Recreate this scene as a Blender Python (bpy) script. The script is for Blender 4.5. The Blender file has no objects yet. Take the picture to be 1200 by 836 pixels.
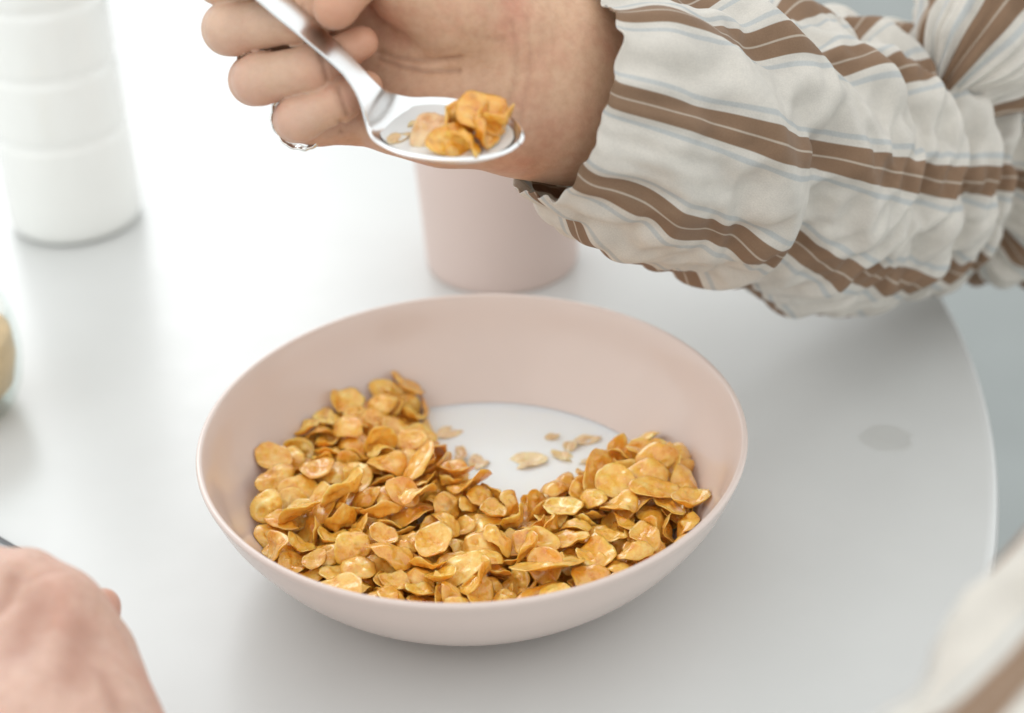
import bpy, bmesh, math, random
import numpy as np
from mathutils import Vector, Quaternion, Matrix
random.seed(7)
SC = bpy.context.scene
COL = SC.collection

WORLD, WIN, FILL = 1.27, 19, 6
STRIPE, VOFF = .052, .0
SL_U, SL_V, SL_IT = ((0, .25, .45, .7, 1), (.05, .12, .40, .45, .35)), ((0, .1, .4, 1), (.05, .03, .05, .03)), 110
SKIP = (6,)
# ------------------------------------------------------------------ camera
LENS = 65.0
CAM = np.array([0.01737915, -0.61401952, 0.4715964])
PITCH, ROLL = 0.55544574, -0.04226005
FW = np.array([0, math.cos(PITCH), -math.sin(PITCH)])
_r = np.array([1.0, 0, 0]); _u = np.cross(_r, FW)
RT = _r * math.cos(ROLL) + _u * math.sin(ROLL)
UP = -_r * math.sin(ROLL) + _u * math.cos(ROLL)
FP = LENS / 36.0 * 1200.0
cd = bpy.data.cameras.new('camera'); cam = bpy.data.objects.new('camera', cd); COL.objects.link(cam)
cd.lens = LENS; cd.sensor_width = 36.0; cd.clip_start = 0.01; cd.clip_end = 50
cam.matrix_world = Matrix(((RT[0], UP[0], -FW[0], CAM[0]), (RT[1], UP[1], -FW[1], CAM[1]), (RT[2], UP[2], -FW[2], CAM[2]), (0, 0, 0, 1)))
cd.dof.use_dof = True; cd.dof.focus_distance = 0.715; cd.dof.aperture_fstop = 4.6
SC.camera = cam

def pt(px, py, depth):
    """real place of a point measured in the 1200 px photograph, depth metres ahead of the camera"""
    return CAM + depth * (FW + RT * (px - 600) / FP - UP * (py - 418) / FP)
def on_plane(px, py, z=0.0):
    d = FW + RT * (px - 600) / FP - UP * (py - 418) / FP
    return CAM + d * (z - CAM[2]) / d[2]

# ------------------------------------------------------------------ light
W = bpy.data.worlds.new("World"); SC.world = W; W.use_nodes = True
bg = W.node_tree.nodes['Background']; bg.inputs['Color'].default_value = (0.958, 0.980, 0.975, 1); bg.inputs['Strength'].default_value = WORLD
def area(name, loc, target, sx, sy, power, color):
    l = bpy.data.lights.new(name, 'AREA'); l.shape = 'RECTANGLE'; l.size = sx; l.size_y = sy; l.energy = power; l.color = color
    o = bpy.data.objects.new(name, l); COL.objects.link(o); o.location = loc
    o.rotation_euler = (Vector(target) - Vector(loc)).to_track_quat('-Z', 'Y').to_euler()
    return o
area('window_light', (-0.95, 2.2, 1.5), (0, 0, 0.1), 1.5, 1.1, WIN, (0.95, 0.98, 1.0))
area('side_fill_light', (-2.1, -1.0, 1.5), (0, 0, 0.05), 2.4, 1.8, FILL, (1.0, 0.97, 0.93))  # added fill lamp from the left front, brightens table front and bowl
SC.view_settings.view_transform = 'Standard'; SC.view_settings.look = 'None'
SC.view_settings.exposure = 0.0; SC.view_settings.gamma = 1.0
SC.render.engine = 'CYCLES'
SC.cycles.max_bounces = 10; SC.cycles.transmission_bounces = 8; SC.cycles.use_denoising = True
SC.cycles.caustics_refractive = False; SC.cycles.caustics_reflective = False

# ------------------------------------------------------------------ helpers
def mesh(name, V, F, smooth=True):
    m = bpy.data.meshes.new(name)
    m.from_pydata([tuple(map(float, v)) for v in V], [], [tuple(f) for f in F])
    b = bmesh.new(); b.from_mesh(m); bmesh.ops.recalc_face_normals(b, faces=b.faces); b.to_mesh(m); b.free()
    if smooth: m.polygons.foreach_set('use_smooth', [True] * len(m.polygons))
    m.update(); return m
def obj(name, m, mat=None, parent=None):
    o = bpy.data.objects.new(name, m); COL.objects.link(o)
    if mat is not None and m is not None and not m.materials: m.materials.append(mat)
    if parent is not None: o.parent = parent
    return o
def tag(o, label=None, cat=None, group=None, kind=None):
    if label: o['label'] = label
    if cat: o['category'] = cat
    if group: o['group'] = group
    if kind: o['kind'] = kind
    return o
def empty(name, loc=(0, 0, 0)):
    o = bpy.data.objects.new(name, None); COL.objects.link(o); o.location = loc; o.empty_display_size = .02
    return o
def lathe(prof, ns=96, closed=False, center=(0, 0, 0)):
    V = []; F = []; idx = []
    for r_, z in prof:
        if r_ < 1e-6: idx.append([len(V)] * ns); V.append((center[0], center[1], center[2] + z))
        else:
            idx.append([len(V) + j for j in range(ns)])
            for j in range(ns):
                a = 2 * math.pi * j / ns; V.append((center[0] + r_ * math.cos(a), center[1] + r_ * math.sin(a), center[2] + z))
    n = len(prof)
    for i in range(n if closed else n - 1):
        A = idx[i]; B = idx[(i + 1) % n]
        for j in range(ns):
            k = (j + 1) % ns; q = [A[j], A[k], B[k], B[j]]
            q2 = []
            for v in q:
                if v not in q2: q2.append(v)
            if len(q2) > 2: F.append(tuple(q2))
    return V, F
def smooth_profile(P, n=6):
    """Catmull-Rom through profile points"""
    P = [np.array(p, float) for p in P]; out = []
    for i in range(len(P) - 1):
        p0 = P[max(i - 1, 0)]; p1 = P[i]; p2 = P[i + 1]; p3 = P[min(i + 2, len(P) - 1)]
        for k in range(n):
            t = k / n
            out.append(.5 * ((2 * p1) + (p2 - p0) * t + (2 * p0 - 5 * p1 + 4 * p2 - p3) * t * t + (3 * p1 - p0 - 3 * p2 + p3) * t ** 3))
    out.append(P[-1]); return [tuple(p) for p in out]

class NT:
    def __init__(s, name):
        s.m = bpy.data.materials.new(name); s.m.use_nodes = True; s.t = s.m.node_tree; s.n = s.t.nodes; s.b = s.n['Principled BSDF']
    def add(s, typ, **kw):
        n = s.n.new(typ)
        for k, v in kw.items():
            if hasattr(n, k): setattr(n, k, v)
            else: n.inputs[k].default_value = v
        return n
    def l(s, a, b): s.t.links.new(a, b)
    def set(s, **kw):
        for k, v in kw.items(): s.b.inputs[k.replace('_', ' ')].default_value = v
    def noise(s, scale, detail=4, rough=.55, coord='Object', vec=None):
        n = s.add('ShaderNodeTexNoise'); n.inputs['Scale'].default_value = scale; n.inputs['Detail'].default_value = detail; n.inputs['Roughness'].default_value = rough
        if vec is None:
            tc = s.add('ShaderNodeTexCoord'); vec = tc.outputs[coord]
        s.l(vec, n.inputs['Vector']); return n
    def ramp(s, src, stops):
        r = s.add('ShaderNodeValToRGB'); e = r.color_ramp.elements
        while len(e) < len(stops): e.new(.5)
        for i, (p, c) in enumerate(stops):
            e[i].position = p; e[i].color = (*c, 1) if len(c) == 3 else c
        s.l(src, r.inputs[0]); return r
    def mix(s, f, a, b, mode='MIX'):
        m = s.add('ShaderNodeMix'); m.data_type = 'RGBA'; m.blend_type = mode
        for sock, v in ((m.inputs[0], f), (m.inputs[6], a), (m.inputs[7], b)):
            if hasattr(v, 'links'): s.l(v, sock)
            else: sock.default_value = v if not isinstance(v, tuple) or len(v) == 4 else (*v, 1)
        return m.outputs[2]
    def bump(s, src, strength, dist, prev=None):
        b = s.add('ShaderNodeBump'); b.inputs['Strength'].default_value = strength; b.inputs['Distance'].default_value = dist
        s.l(src, b.inputs['Height'])
        if prev is not None: s.l(prev, b.inputs['Normal'])
        s.l(b.outputs[0], s.b.inputs['Normal']); return b.outputs[0]

# ------------------------------------------------------------------ materials
def mat_table():
    k = NT('white_laminate'); n = k.noise(9, 5); c = k.ramp(n.outputs[0], [(.3, (.60, .605, .595)), (.7, (.635, .64, .63))]); k.l(c.outputs[0], k.b.inputs['Base Color'])
    n2 = k.noise(60, 4); r = k.ramp(n2.outputs[0], [(.3, (.30,) * 3), (.7, (.36,) * 3)]); k.l(r.outputs[0], k.b.inputs['Roughness'])
    n3 = k.noise(900, 2); k.bump(n3.outputs[0], .05, .0002); k.set(Coat_Weight=.35, Coat_Roughness=.22); return k.m
def mat_simple(name, col, rough, var=.03, scale=40, bump=0, bscale=400, **kw):
    k = NT(name); n = k.noise(scale, 4)
    a = tuple(max(0, c * (1 - var)) for c in col); b = tuple(min(1, c * (1 + var)) for c in col)
    c = k.ramp(n.outputs[0], [(.3, a), (.7, b)]); k.l(c.outputs[0], k.b.inputs['Base Color']); k.set(Roughness=rough)
    if bump: n2 = k.noise(bscale, 3); k.bump(n2.outputs[0], bump, .0005)
    k.set(**kw); return k.m
def mat_flake(name, soaked=False):
    k = NT(name)
    oi = k.add('ShaderNodeObjectInfo'); tc = k.add('ShaderNodeTexCoord')
    add = k.add('ShaderNodeVectorMath', operation='ADD'); k.l(tc.outputs['Object'], add.inputs[0])
    mul = k.add('ShaderNodeMath', operation='MULTIPLY'); k.l(oi.outputs['Random'], mul.inputs[0]); mul.inputs[1].default_value = 3.0; k.l(mul.outputs[0], add.inputs[1])
    n = k.noise(170, 6, .65, vec=add.outputs[0])
    A = k.ramp(n.outputs[0], [(.28, (.70, .245, .012)), (.42, (.86, .41, .035)), (.57, (.92, .55, .095)), (.74, (.95, .71, .28))])
    B = k.ramp(oi.outputs['Random'], [(0, (.90, .80, .62)), (.3, (.98, .93, .85)), (.6, (1.0, 1.0, 1.0)), (.85, (1.04, 1.12, 1.35)), (1, (1.06, 1.22, 1.8))])
    c = k.mix(1.0, A.outputs[0], B.outputs[0], 'MULTIPLY')
    # toasted brown spots and pale sugar dust
    v = k.noise(520, 3, .6, vec=add.outputs[0]); sp = k.ramp(v.outputs[0], [(.66, (0,) * 3), (.74, (.75,) * 3)])
    c = k.mix(sp.outputs[0], c, (.86, .68, .40))
    v2 = k.noise(95, 2, .5, vec=add.outputs[0]); sp2 = k.ramp(v2.outputs[0], [(.66, (0,) * 3), (.78, (.6,) * 3)])
    c = k.mix(sp2.outputs[0], c, (.42, .15, .025))
    if soaked: c = k.mix(.40, c, (.80, .74, .66))
    k.l(c, k.b.inputs['Base Color'])
    r = k.ramp(n.outputs[0], [(.3, (.22,) * 3), (.7, (.46,) * 3)]); k.l(r.outputs[0], k.b.inputs['Roughness'])
    k.set(Subsurface_Weight=.30, Subsurface_Radius=(.004, .002, .0007), Subsurface_Scale=.6, Coat_Weight=.9, Coat_Roughness=.11, Coat_IOR=1.58)
    b1 = k.bump(n.outputs[0], .8, .0011); n3 = k.noise(620, 5, .7, vec=add.outputs[0]); b2 = k.bump(n3.outputs[0], .7, .0005, b1)
    vo = k.add('ShaderNodeTexVoronoi'); vo.inputs['Scale'].default_value = 420; k.l(add.outputs[0], vo.inputs['Vector']); k.bump(vo.outputs['Distance'], .35, .0005, b2)
    return k.m
def mat_skin(name, base, red, dark, sss=.22):
    k = NT(name)
    n = k.noise(28, 5, .6); c = k.ramp(n.outputs[0], [(.32, red), (.52, base), (.72, tuple(min(1, x * 1.08) for x in base))])
    n2 = k.noise(260, 4, .65); c2 = k.ramp(n2.outputs[0], [(.35, (.90, .86, .84)), (.6, (1, 1, 1))])
    cc = k.mix(1.0, c.outputs[0], c2.outputs[0], 'MULTIPLY')
    # vertex colour: blood near tips and joints, brown in creases
    at = k.add('ShaderNodeAttribute'); at.attribute_name = 'flush'
    cc = k.mix(at.outputs['Fac'], cc, red)
    at3 = k.add('ShaderNodeAttribute'); at3.attribute_name = 'pale'; cc = k.mix(at3.outputs['Fac'], cc, (.70, .52, .42))  # lightens the fingers: window light painted into the skin colour
    at2 = k.add('ShaderNodeAttribute'); at2.attribute_name = 'crease'
    cc = k.mix(at2.outputs['Fac'], cc, dark)
    k.l(cc, k.b.inputs['Base Color']); k.set(Roughness=.48, Subsurface_Weight=sss, Subsurface_Radius=(.010, .0038, .0018), Subsurface_Scale=.45, Specular_IOR_Level=.42)
    v = k.add('ShaderNodeTexVoronoi'); v.feature = 'DISTANCE_TO_EDGE'; v.inputs['Scale'].default_value = 750
    tc = k.add('ShaderNodeTexCoord'); k.l(tc.outputs['Object'], v.inputs['Vector'])
    b1 = k.bump(v.outputs['Distance'], .22, .0004); n3 = k.noise(110, 5, .6); k.bump(n3.outputs[0], .40, .0012, b1)
    return k.m
def mat_cloth():
    """off-white cotton, woven brown double stripes with a white hairline and a thin blue-grey line on either side; UV in metres"""
    k = NT('striped_cotton'); uv = k.add('ShaderNodeUVMap'); sep = k.add('ShaderNodeSeparateXYZ'); k.l(uv.outputs[0], sep.inputs[0])
    wob = k.noise(14, 2, coord='UV'); 
    m = k.add('ShaderNodeMath', operation='MULTIPLY_ADD'); k.l(wob.outputs[0], m.inputs[0]); m.inputs[1].default_value = .0034; k.l(sep.outputs[1], m.inputs[2])
    d = k.add('ShaderNodeMath', operation='DIVIDE'); k.l(m.outputs[0], d.inputs[0]); d.inputs[1].default_value = STRIPE
    f = k.add('ShaderNodeMath', operation='FRACT'); k.l(d.outputs[0], f.inputs[0])
    W_ = (.84, .80, .735); BR = (.35, .225, .145); BL = (.66, .675, .665); HL = (.66, .56, .46)
    st = [(0, W_), (.25, W_), (.262, BL), (.295, BL), (.31, W_), (.362, W_), (.368, BR), (.488, BR), (.494, HL), (.506, HL), (.512, BR), (.632, BR), (.638, W_), (.69, W_), (.705, BL), (.738, BL), (.75, W_)]
    c = k.ramp(f.outputs[0], st[:17])
    # weave
    w1 = k.add('ShaderNodeTexWave'); w1.bands_direction = 'Y'; w1.inputs['Scale'].default_value = 520; w1.inputs['Distortion'].default_value = 1.5; k.l(uv.outputs[0], w1.inputs['Vector'])
    w2 = k.add('ShaderNodeTexWave'); w2.bands_direction = 'X'; w2.inputs['Scale'].default_value = 520; w2.inputs['Distortion'].default_value = 1.5; k.l(uv.outputs[0], w2.inputs['Vector'])
    s = k.add('ShaderNodeMath', operation='ADD'); k.l(w1.outputs['Fac'], s.inputs[0]); k.l(w2.outputs['Fac'], s.inputs[1])
    n = k.noise(90, 5, .6, coord='UV'); v = k.ramp(n.outputs[0], [(.3, (.90,) * 3), (.7, (1.04,) * 3)])
    cc = k.mix(1.0, c.outputs[0], v.outputs[0], 'MULTIPLY')
    n4 = k.noise(1400, 2, .6, coord='UV'); v4 = k.ramp(n4.outputs[0], [(.35, (.94,) * 3), (.65, (1.03,) * 3)]); cc = k.mix(1.0, cc, v4.outputs[0], 'MULTIPLY')
    k.l(cc, k.b.inputs['Base Color']); k.set(Roughness=.9, Sheen_Weight=.15, Specular_IOR_Level=.15)
    b = k.bump(s.outputs[0], .25, .0002); nn = k.noise(220, 4, .6, coord='UV'); k.bump(nn.outputs[0], .35, .0008, b)
    # thin cloth lets some light through
    tr = k.add('ShaderNodeBsdfTranslucent'); k.l(cc, tr.inputs['Color']); mx = k.add('ShaderNodeMixShader'); mx.inputs[0].default_value = .30
    out = k.n['Material Output']; k.l(k.b.outputs[0], mx.inputs[1]); k.l(tr.outputs[0], mx.inputs[2]); k.l(mx.outputs[0], out.inputs['Surface'])
    return k.m
def mat_glass(name, col, ior):
    """thin clear shell: lets light straight through, mirrors by Fresnel"""
    k = NT(name); n = k.noise(50, 2); bp = k.add('ShaderNodeBump'); bp.inputs['Strength'].default_value = .05; bp.inputs['Distance'].default_value = .0005; k.l(n.outputs[0], bp.inputs['Height'])
    t = k.add('ShaderNodeBsdfTransparent'); t.inputs['Color'].default_value = (*col, 1); g = k.add('ShaderNodeBsdfGlossy'); g.inputs['Roughness'].default_value = .04
    fr = k.add('ShaderNodeMapRange'); lw = k.add('ShaderNodeLayerWeight'); lw.inputs['Blend'].default_value = .28; k.l(lw.outputs['Facing'], fr.inputs[0]); fr.inputs[3].default_value = (ior - 1) ** 2 / 4 * .6; fr.inputs[4].default_value = .16; mx = k.add('ShaderNodeMixShader'); k.l(bp.outputs[0], lw.inputs['Normal']); k.l(bp.outputs[0], g.inputs['Normal'])
    k.l(fr.outputs[0], mx.inputs[0]); k.l(t.outputs[0], mx.inputs[1]); k.l(g.outputs[0], mx.inputs[2]); k.l(mx.outputs[0], k.n['Material Output'].inputs['Surface']); return k.m

M_TABLE = mat_table()
M_EDGE = mat_simple('table_edge_band', (.52, .525, .515), .4)
M_FLOOR = mat_simple('grey_floor', (.265, .285, .28), .6, var=.05, scale=6)
M_PINK = mat_simple('pink_glazed_ceramic', (.68, .567, .515), .24, var=.012, scale=25, bump=.03, bscale=120, Coat_Weight=.3, Coat_Roughness=.08)
M_MUG = mat_simple('pink_matt_ceramic', (.72, .585, .535), .5, var=.012, scale=25)
M_MILK = mat_simple('milk', (.83, .85, .845), .12, var=.004, scale=30, Subsurface_Weight=.5, Subsurface_Radius=(.01, .009, .007), Subsurface_Scale=.5)
M_MILK2 = mat_simple('spoon_milk', (.84, .855, .85), .12, var=.004, scale=30)
M_FLAKE = mat_flake('corn_flake'); M_SOAK = mat_flake('milky_corn_flake', True)
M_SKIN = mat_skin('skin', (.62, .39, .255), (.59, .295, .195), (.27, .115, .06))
M_SKIN2 = mat_skin('pinkish_skin', (.63, .42, .335), (.60, .33, .25), (.35, .16, .11), .28)
M_NAIL = mat_simple('fingernail', (.74, .50, .42), .25, Subsurface_Weight=.2)
M_CLOTH = mat_cloth()
M_STEEL = mat_simple('polished_steel', (.86, .87, .875), .22, var=.03, scale=90, bump=.02, bscale=60, Metallic=1.0)
M_SILVER = mat_simple('silver', (.75, .74, .71), .22, Metallic=1.0, bump=.6, bscale=600)
M_BOTTLE = mat_simple('milky_plastic', (.87, .88, .855), .25, var=.01, Subsurface_Weight=.3, Subsurface_Radius=(.01, .01, .01), Coat_Weight=.6, Coat_Roughness=.08)
M_GLASS = mat_glass('clear_glass', (.95, .97, .96), 1.5); M_WATER = mat_glass('water', (.984, .982, .976), 1.5)
M_PEACH = mat_simple('peach_pudding', (.75, .50, .26), .35, var=.1, scale=120)
M_BLACK = mat_simple('black_plastic', (.02, .02, .022), .35)
M_SCREEN = mat_simple('grey_screen', (.16, .17, .175), .12)

# ------------------------------------------------------------------ setting
fl = obj('floor', mesh('floor', [(-6, -6, -.74), (6, -6, -.74), (6, 6, -.74), (-6, 6, -.74)], [(0, 1, 2, 3)], False), M_FLOOR); tag(fl, kind='structure')
TC = (-.3158, .1469); TR = .5534
tb = empty('round_table', (TC[0], TC[1], 0)); tag(tb, 'round white table under the bowl, cup and bottle, with a thin rounded edge', 'table')
top_prof = [(0, 0), (TR - .006, 0)] + [(TR - .004 + .003 * math.sin(a), -.003 + .003 * math.cos(a)) for a in (.3, .8, 1.3)] + [(TR - .0012, -.004)]
V_, F_ = lathe(top_prof, 256); obj('tabletop', mesh('tabletop', V_, F_), M_TABLE, tb)
ep = [(TR - .0012, -.0042), (TR, -.006), (TR, -.022)] + [(TR - .004 + .004 * math.cos(a), -.022 - .004 * math.sin(a)) for a in (.5, 1.0, 1.5)] + [(0, -.026)]
V_, F_ = lathe(ep, 256); obj('edge_band', mesh('edge_band', V_, F_), M_EDGE, tb)

# ------------------------------------------------------------------ bowl and milk
outer = [(0, .0015), (.040, .0015), (.046, .0), (.052, .0003), (.058, .002), (.070, .0062), (.082, .0145), (.0938, .0262), (.1038, .0405), (.1088, .0520)]
lip = [(.1098, .0548), (.1099, .0560), (.1092, .0568), (.1080, .0567), (.1071, .0557)]
inner = [(.1053, .0520), (.1000, .0400), (.0905, .0260), (.0810, .0150), (.070, .0080), (.055, .0042), (.030, .0034), (0, .0034)]
pr = smooth_profile(outer + lip + inner, 5); pr = [(max(0, a), max(.00005, b)) for a, b in pr]
V_, F_ = lathe(pr, 160); bowl = obj('cereal_bowl', mesh('cereal_bowl', V_, F_), M_PINK)
tag(bowl, 'wide pale pink ceramic bowl holding corn flakes and milk on the white table', 'bowl')
MZ = .0150
mp = [(0, MZ), (.05, MZ), (.076, MZ), (.0795, MZ + .0001), (.0812, MZ + .0006), (.0825, MZ + .0012), (.079, .0120), (.055, .0045), (0, .004)]
V_, F_ = lathe(mp, 128); milk = obj('milk', mesh('milk', V_, F_), M_MILK); tag(milk, 'pool of white milk in the pink bowl, showing behind the heap of flakes', 'milk')

# ------------------------------------------------------------------ mug
mc = (.0145, .2450)
mo = [(0, .001), (.034, .001), (.0385, .0), (.0400, .003), (.0408, .02), (.0425, .05), (.0442, .078), (.0447, .0845), (.0440, .0862), (.0430, .0850), (.0418, .07), (.0400, .045), (.038, .02), (.034, .008), (.02, .006), (0, .006)]
V_, F_ = lathe(smooth_profile(mo, 4), 96, center=(*mc, 0)); mug = obj('cup', mesh('cup', V_, F_), M_MUG)
tag(mug, 'plain pale pink cup without handle, standing behind the bowl under the hand', 'cup')

# ------------------------------------------------------------------ ribbed bottle
bc = (-.2225, .3130)
bt = empty('milk_bottle', (*bc, 0)); tag(bt, 'tall white bottle with moulded grooves, at the far left of the table', 'bottle')
bp = [(0, .003), (.026, .002), (.032, .0003), (.0355, .002), (.0365, .008), (.0366, .020)]
z = .020
gro = [.058, .0955, .133, .170]
while z < .195:
    z += .0012; r_ = .0366 - .0175 * (z - .02) * .8
    for g in gro: r_ -= .0010 * math.exp(-((z - g) / .0028) ** 2)
    bp.append((r_, z))
bp += [(.0325, .200), (.028, .212), (.021, .222), (.0185, .228), (.0182, .236), (.0150, .2362), (0, .2362)]
V_, F_ = lathe(bp, 96); obj('bottle_body', mesh('bottle_body', V_, F_), M_BOTTLE, bt)
V_, F_ = lathe([(.0180, .2365), (.0205, .2365), (.0208, .240), (.0206, .254), (.019, .256), (0, .2562)], 48); obj('cap', mesh('cap', V_, F_), M_BOTTLE, bt)

# ------------------------------------------------------------------ glass jar with peach dessert (cut by the left border)
jc = (-.2455, .1200)
jar = empty('dessert_glass', (*jc, 0)); tag(jar, 'small clear glass of peach coloured dessert at the left edge of the photo', 'glass')
jp = [(0, .0), (.022, .0), (.027, .002), (.0325, .012), (.0352, .026), (.0350, .040), (.0338, .050), (.0333, .0525), (.0324, .0525), (.0318, .050), (.0326, .040), (.0328, .026), (.0300, .013), (.024, .006), (0, .005)]
V_, F_ = lathe(smooth_profile(jp, 4), 96); obj('glass_wall', mesh('glass_wall', V_, F_), M_GLASS, jar)
V_, F_ = lathe([(0, .0056), (.0225, .0066), (.0290, .0135), (.0320, .026), (.0318, .038), (.030, .0395), (.015, .0405), (0, .041)], 64); 
ds = obj('dessert', mesh('dessert', V_, F_), M_PEACH); ds.location = (*jc, 0); tag(ds, 'peach coloured dessert filling the small glass at the left edge', 'dessert')

# ------------------------------------------------------------------ spilled drop of water
rr = random.Random(5); dV = []; dF = []; dn = 40; dc = np.array([.1822, .0627])
rings = [(1.0, .00005), (.97, .00045), (.90, .0008), (.75, .00095), (.5, .001), (.25, .001)]
ph = [rr.uniform(0, 6.3) for _ in range(5)]
for f_, h in rings:
    for j in range(dn):
        a = 2 * math.pi * j / dn; w = 1 + .07 * math.sin(2 * a + ph[0]) + .06 * math.sin(3 * a + ph[1]) + .03 * math.sin(5 * a + ph[2]) + .20 * math.exp(-((a - .15) / .3) ** 2)
        dV.append((dc[0] + .0118 * f_ * w * math.cos(a), dc[1] + .0105 * f_ * w * math.sin(a), h))
for i in range(len(rings) - 1):
    for j in range(dn): dF.append((i * dn + j, i * dn + (j + 1) % dn, (i + 1) * dn + (j + 1) % dn, (i + 1) * dn + j))
dF.append(tuple(range((len(rings) - 1) * dn, len(rings) * dn)))
dr = obj('water_drop', mesh('water_drop', dV, dF), M_WATER); tag(dr, 'flat clear drop of spilled water on the white table right of the bowl', 'water drop')

# ------------------------------------------------------------------ corn flakes
def flake_arrays(seed, nr=6, ns=22):
    """curled corn flake: closed double-sided shell around a bent irregular disc, unit = metres"""
    R=np.random.RandomState(1000+seed)
    L=R.uniform(.0070,.0098); W=L*R.uniform(.66,.98)
    if seed in (3,9): L*=1.45; W=L*.62
    ph=R.uniform(0,6.28,6); am=np.array([0,.0,.07,.045,.022,.012])*R.uniform(.4,1.5,6)
    kx=R.uniform(-.1,.85)*R.choice([1,1,-1]); ky=R.uniform(.1,.95)
    tw=R.uniform(-.5,.5); fold=R.uniform(0,1)
    th=R.uniform(.0009,.0014)
    bl=[(R.uniform(-.6,.6),R.uniform(-.6,.6),R.uniform(.13,.30),R.uniform(.0004,.0011)*R.choice([1,1,1,-1])) for _ in range(8)]
    R0=R.choice([1,1,-1,0])
    def mid(a,rho):
        e=1+sum(am[k]*math.cos(k*a+ph[k]) for k in range(2,6))
        x=rho*e*math.cos(a); y=rho*e*math.sin(a)
        j=1+.012*rho**3*math.sin(9*a+ph[2])+.010*rho**3*math.sin(13*a+ph[4])
        X=x*L*j; Y=y*W*j
        z=.5*kx*(X*X)/L*.9+.5*ky*(Y*Y)/W+tw*X*Y/L*.6
        if fold>.72: z+=max(0,x-.25)**1.6*L*.9
        z+=.0005*math.sin(3*a+ph[0])*rho**3+.0004*math.sin(5*a+ph[1])*rho**4+.00018*math.sin(7*x/.9+ph[3])*math.sin(8*y+ph[5])+.00012*math.sin(11*a+ph[2])*rho**5+.0006*max(0,rho-.72)*2*R0
        for bx,by,bs,bh in bl: z+=bh*math.exp(-(((x-bx)**2+(y-by)**2)/(bs*bs))**1.6)
        return X,Y,z
    top=[];bot=[]
    rs=[(i/nr)**.85 for i in range(nr+1)]
    for i,rho in enumerate(rs):
        t=th*(1-rho**6*.75)*.5+ (.0003*(1-rho**2))
        for j in range(1 if i==0 else ns):
            X,Y,z=mid(2*math.pi*j/ns,rho); top.append((X,Y,z+t)); bot.append((X,Y,z-t))
    n=len(top); V=top+bot; F=[]
    def ix(i,j): return 0 if i==0 else 1+(i-1)*ns+j%ns
    for j in range(ns):
        F.append((0,ix(1,j),ix(1,j+1))); F.append((n,n+ix(1,j+1),n+ix(1,j)))
        for i in range(1,nr):
            F.append((ix(i,j),ix(i+1,j),ix(i+1,j+1),ix(i,j+1)))
            F.append((n+ix(i,j),n+ix(i,j+1),n+ix(i+1,j+1),n+ix(i+1,j)))
        F.append((ix(nr,j),n+ix(nr,j),n+ix(nr,j+1),ix(nr,j+1)))
    V=np.array(V); V-=V.mean(0)
    return V,F
NV=18

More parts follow.
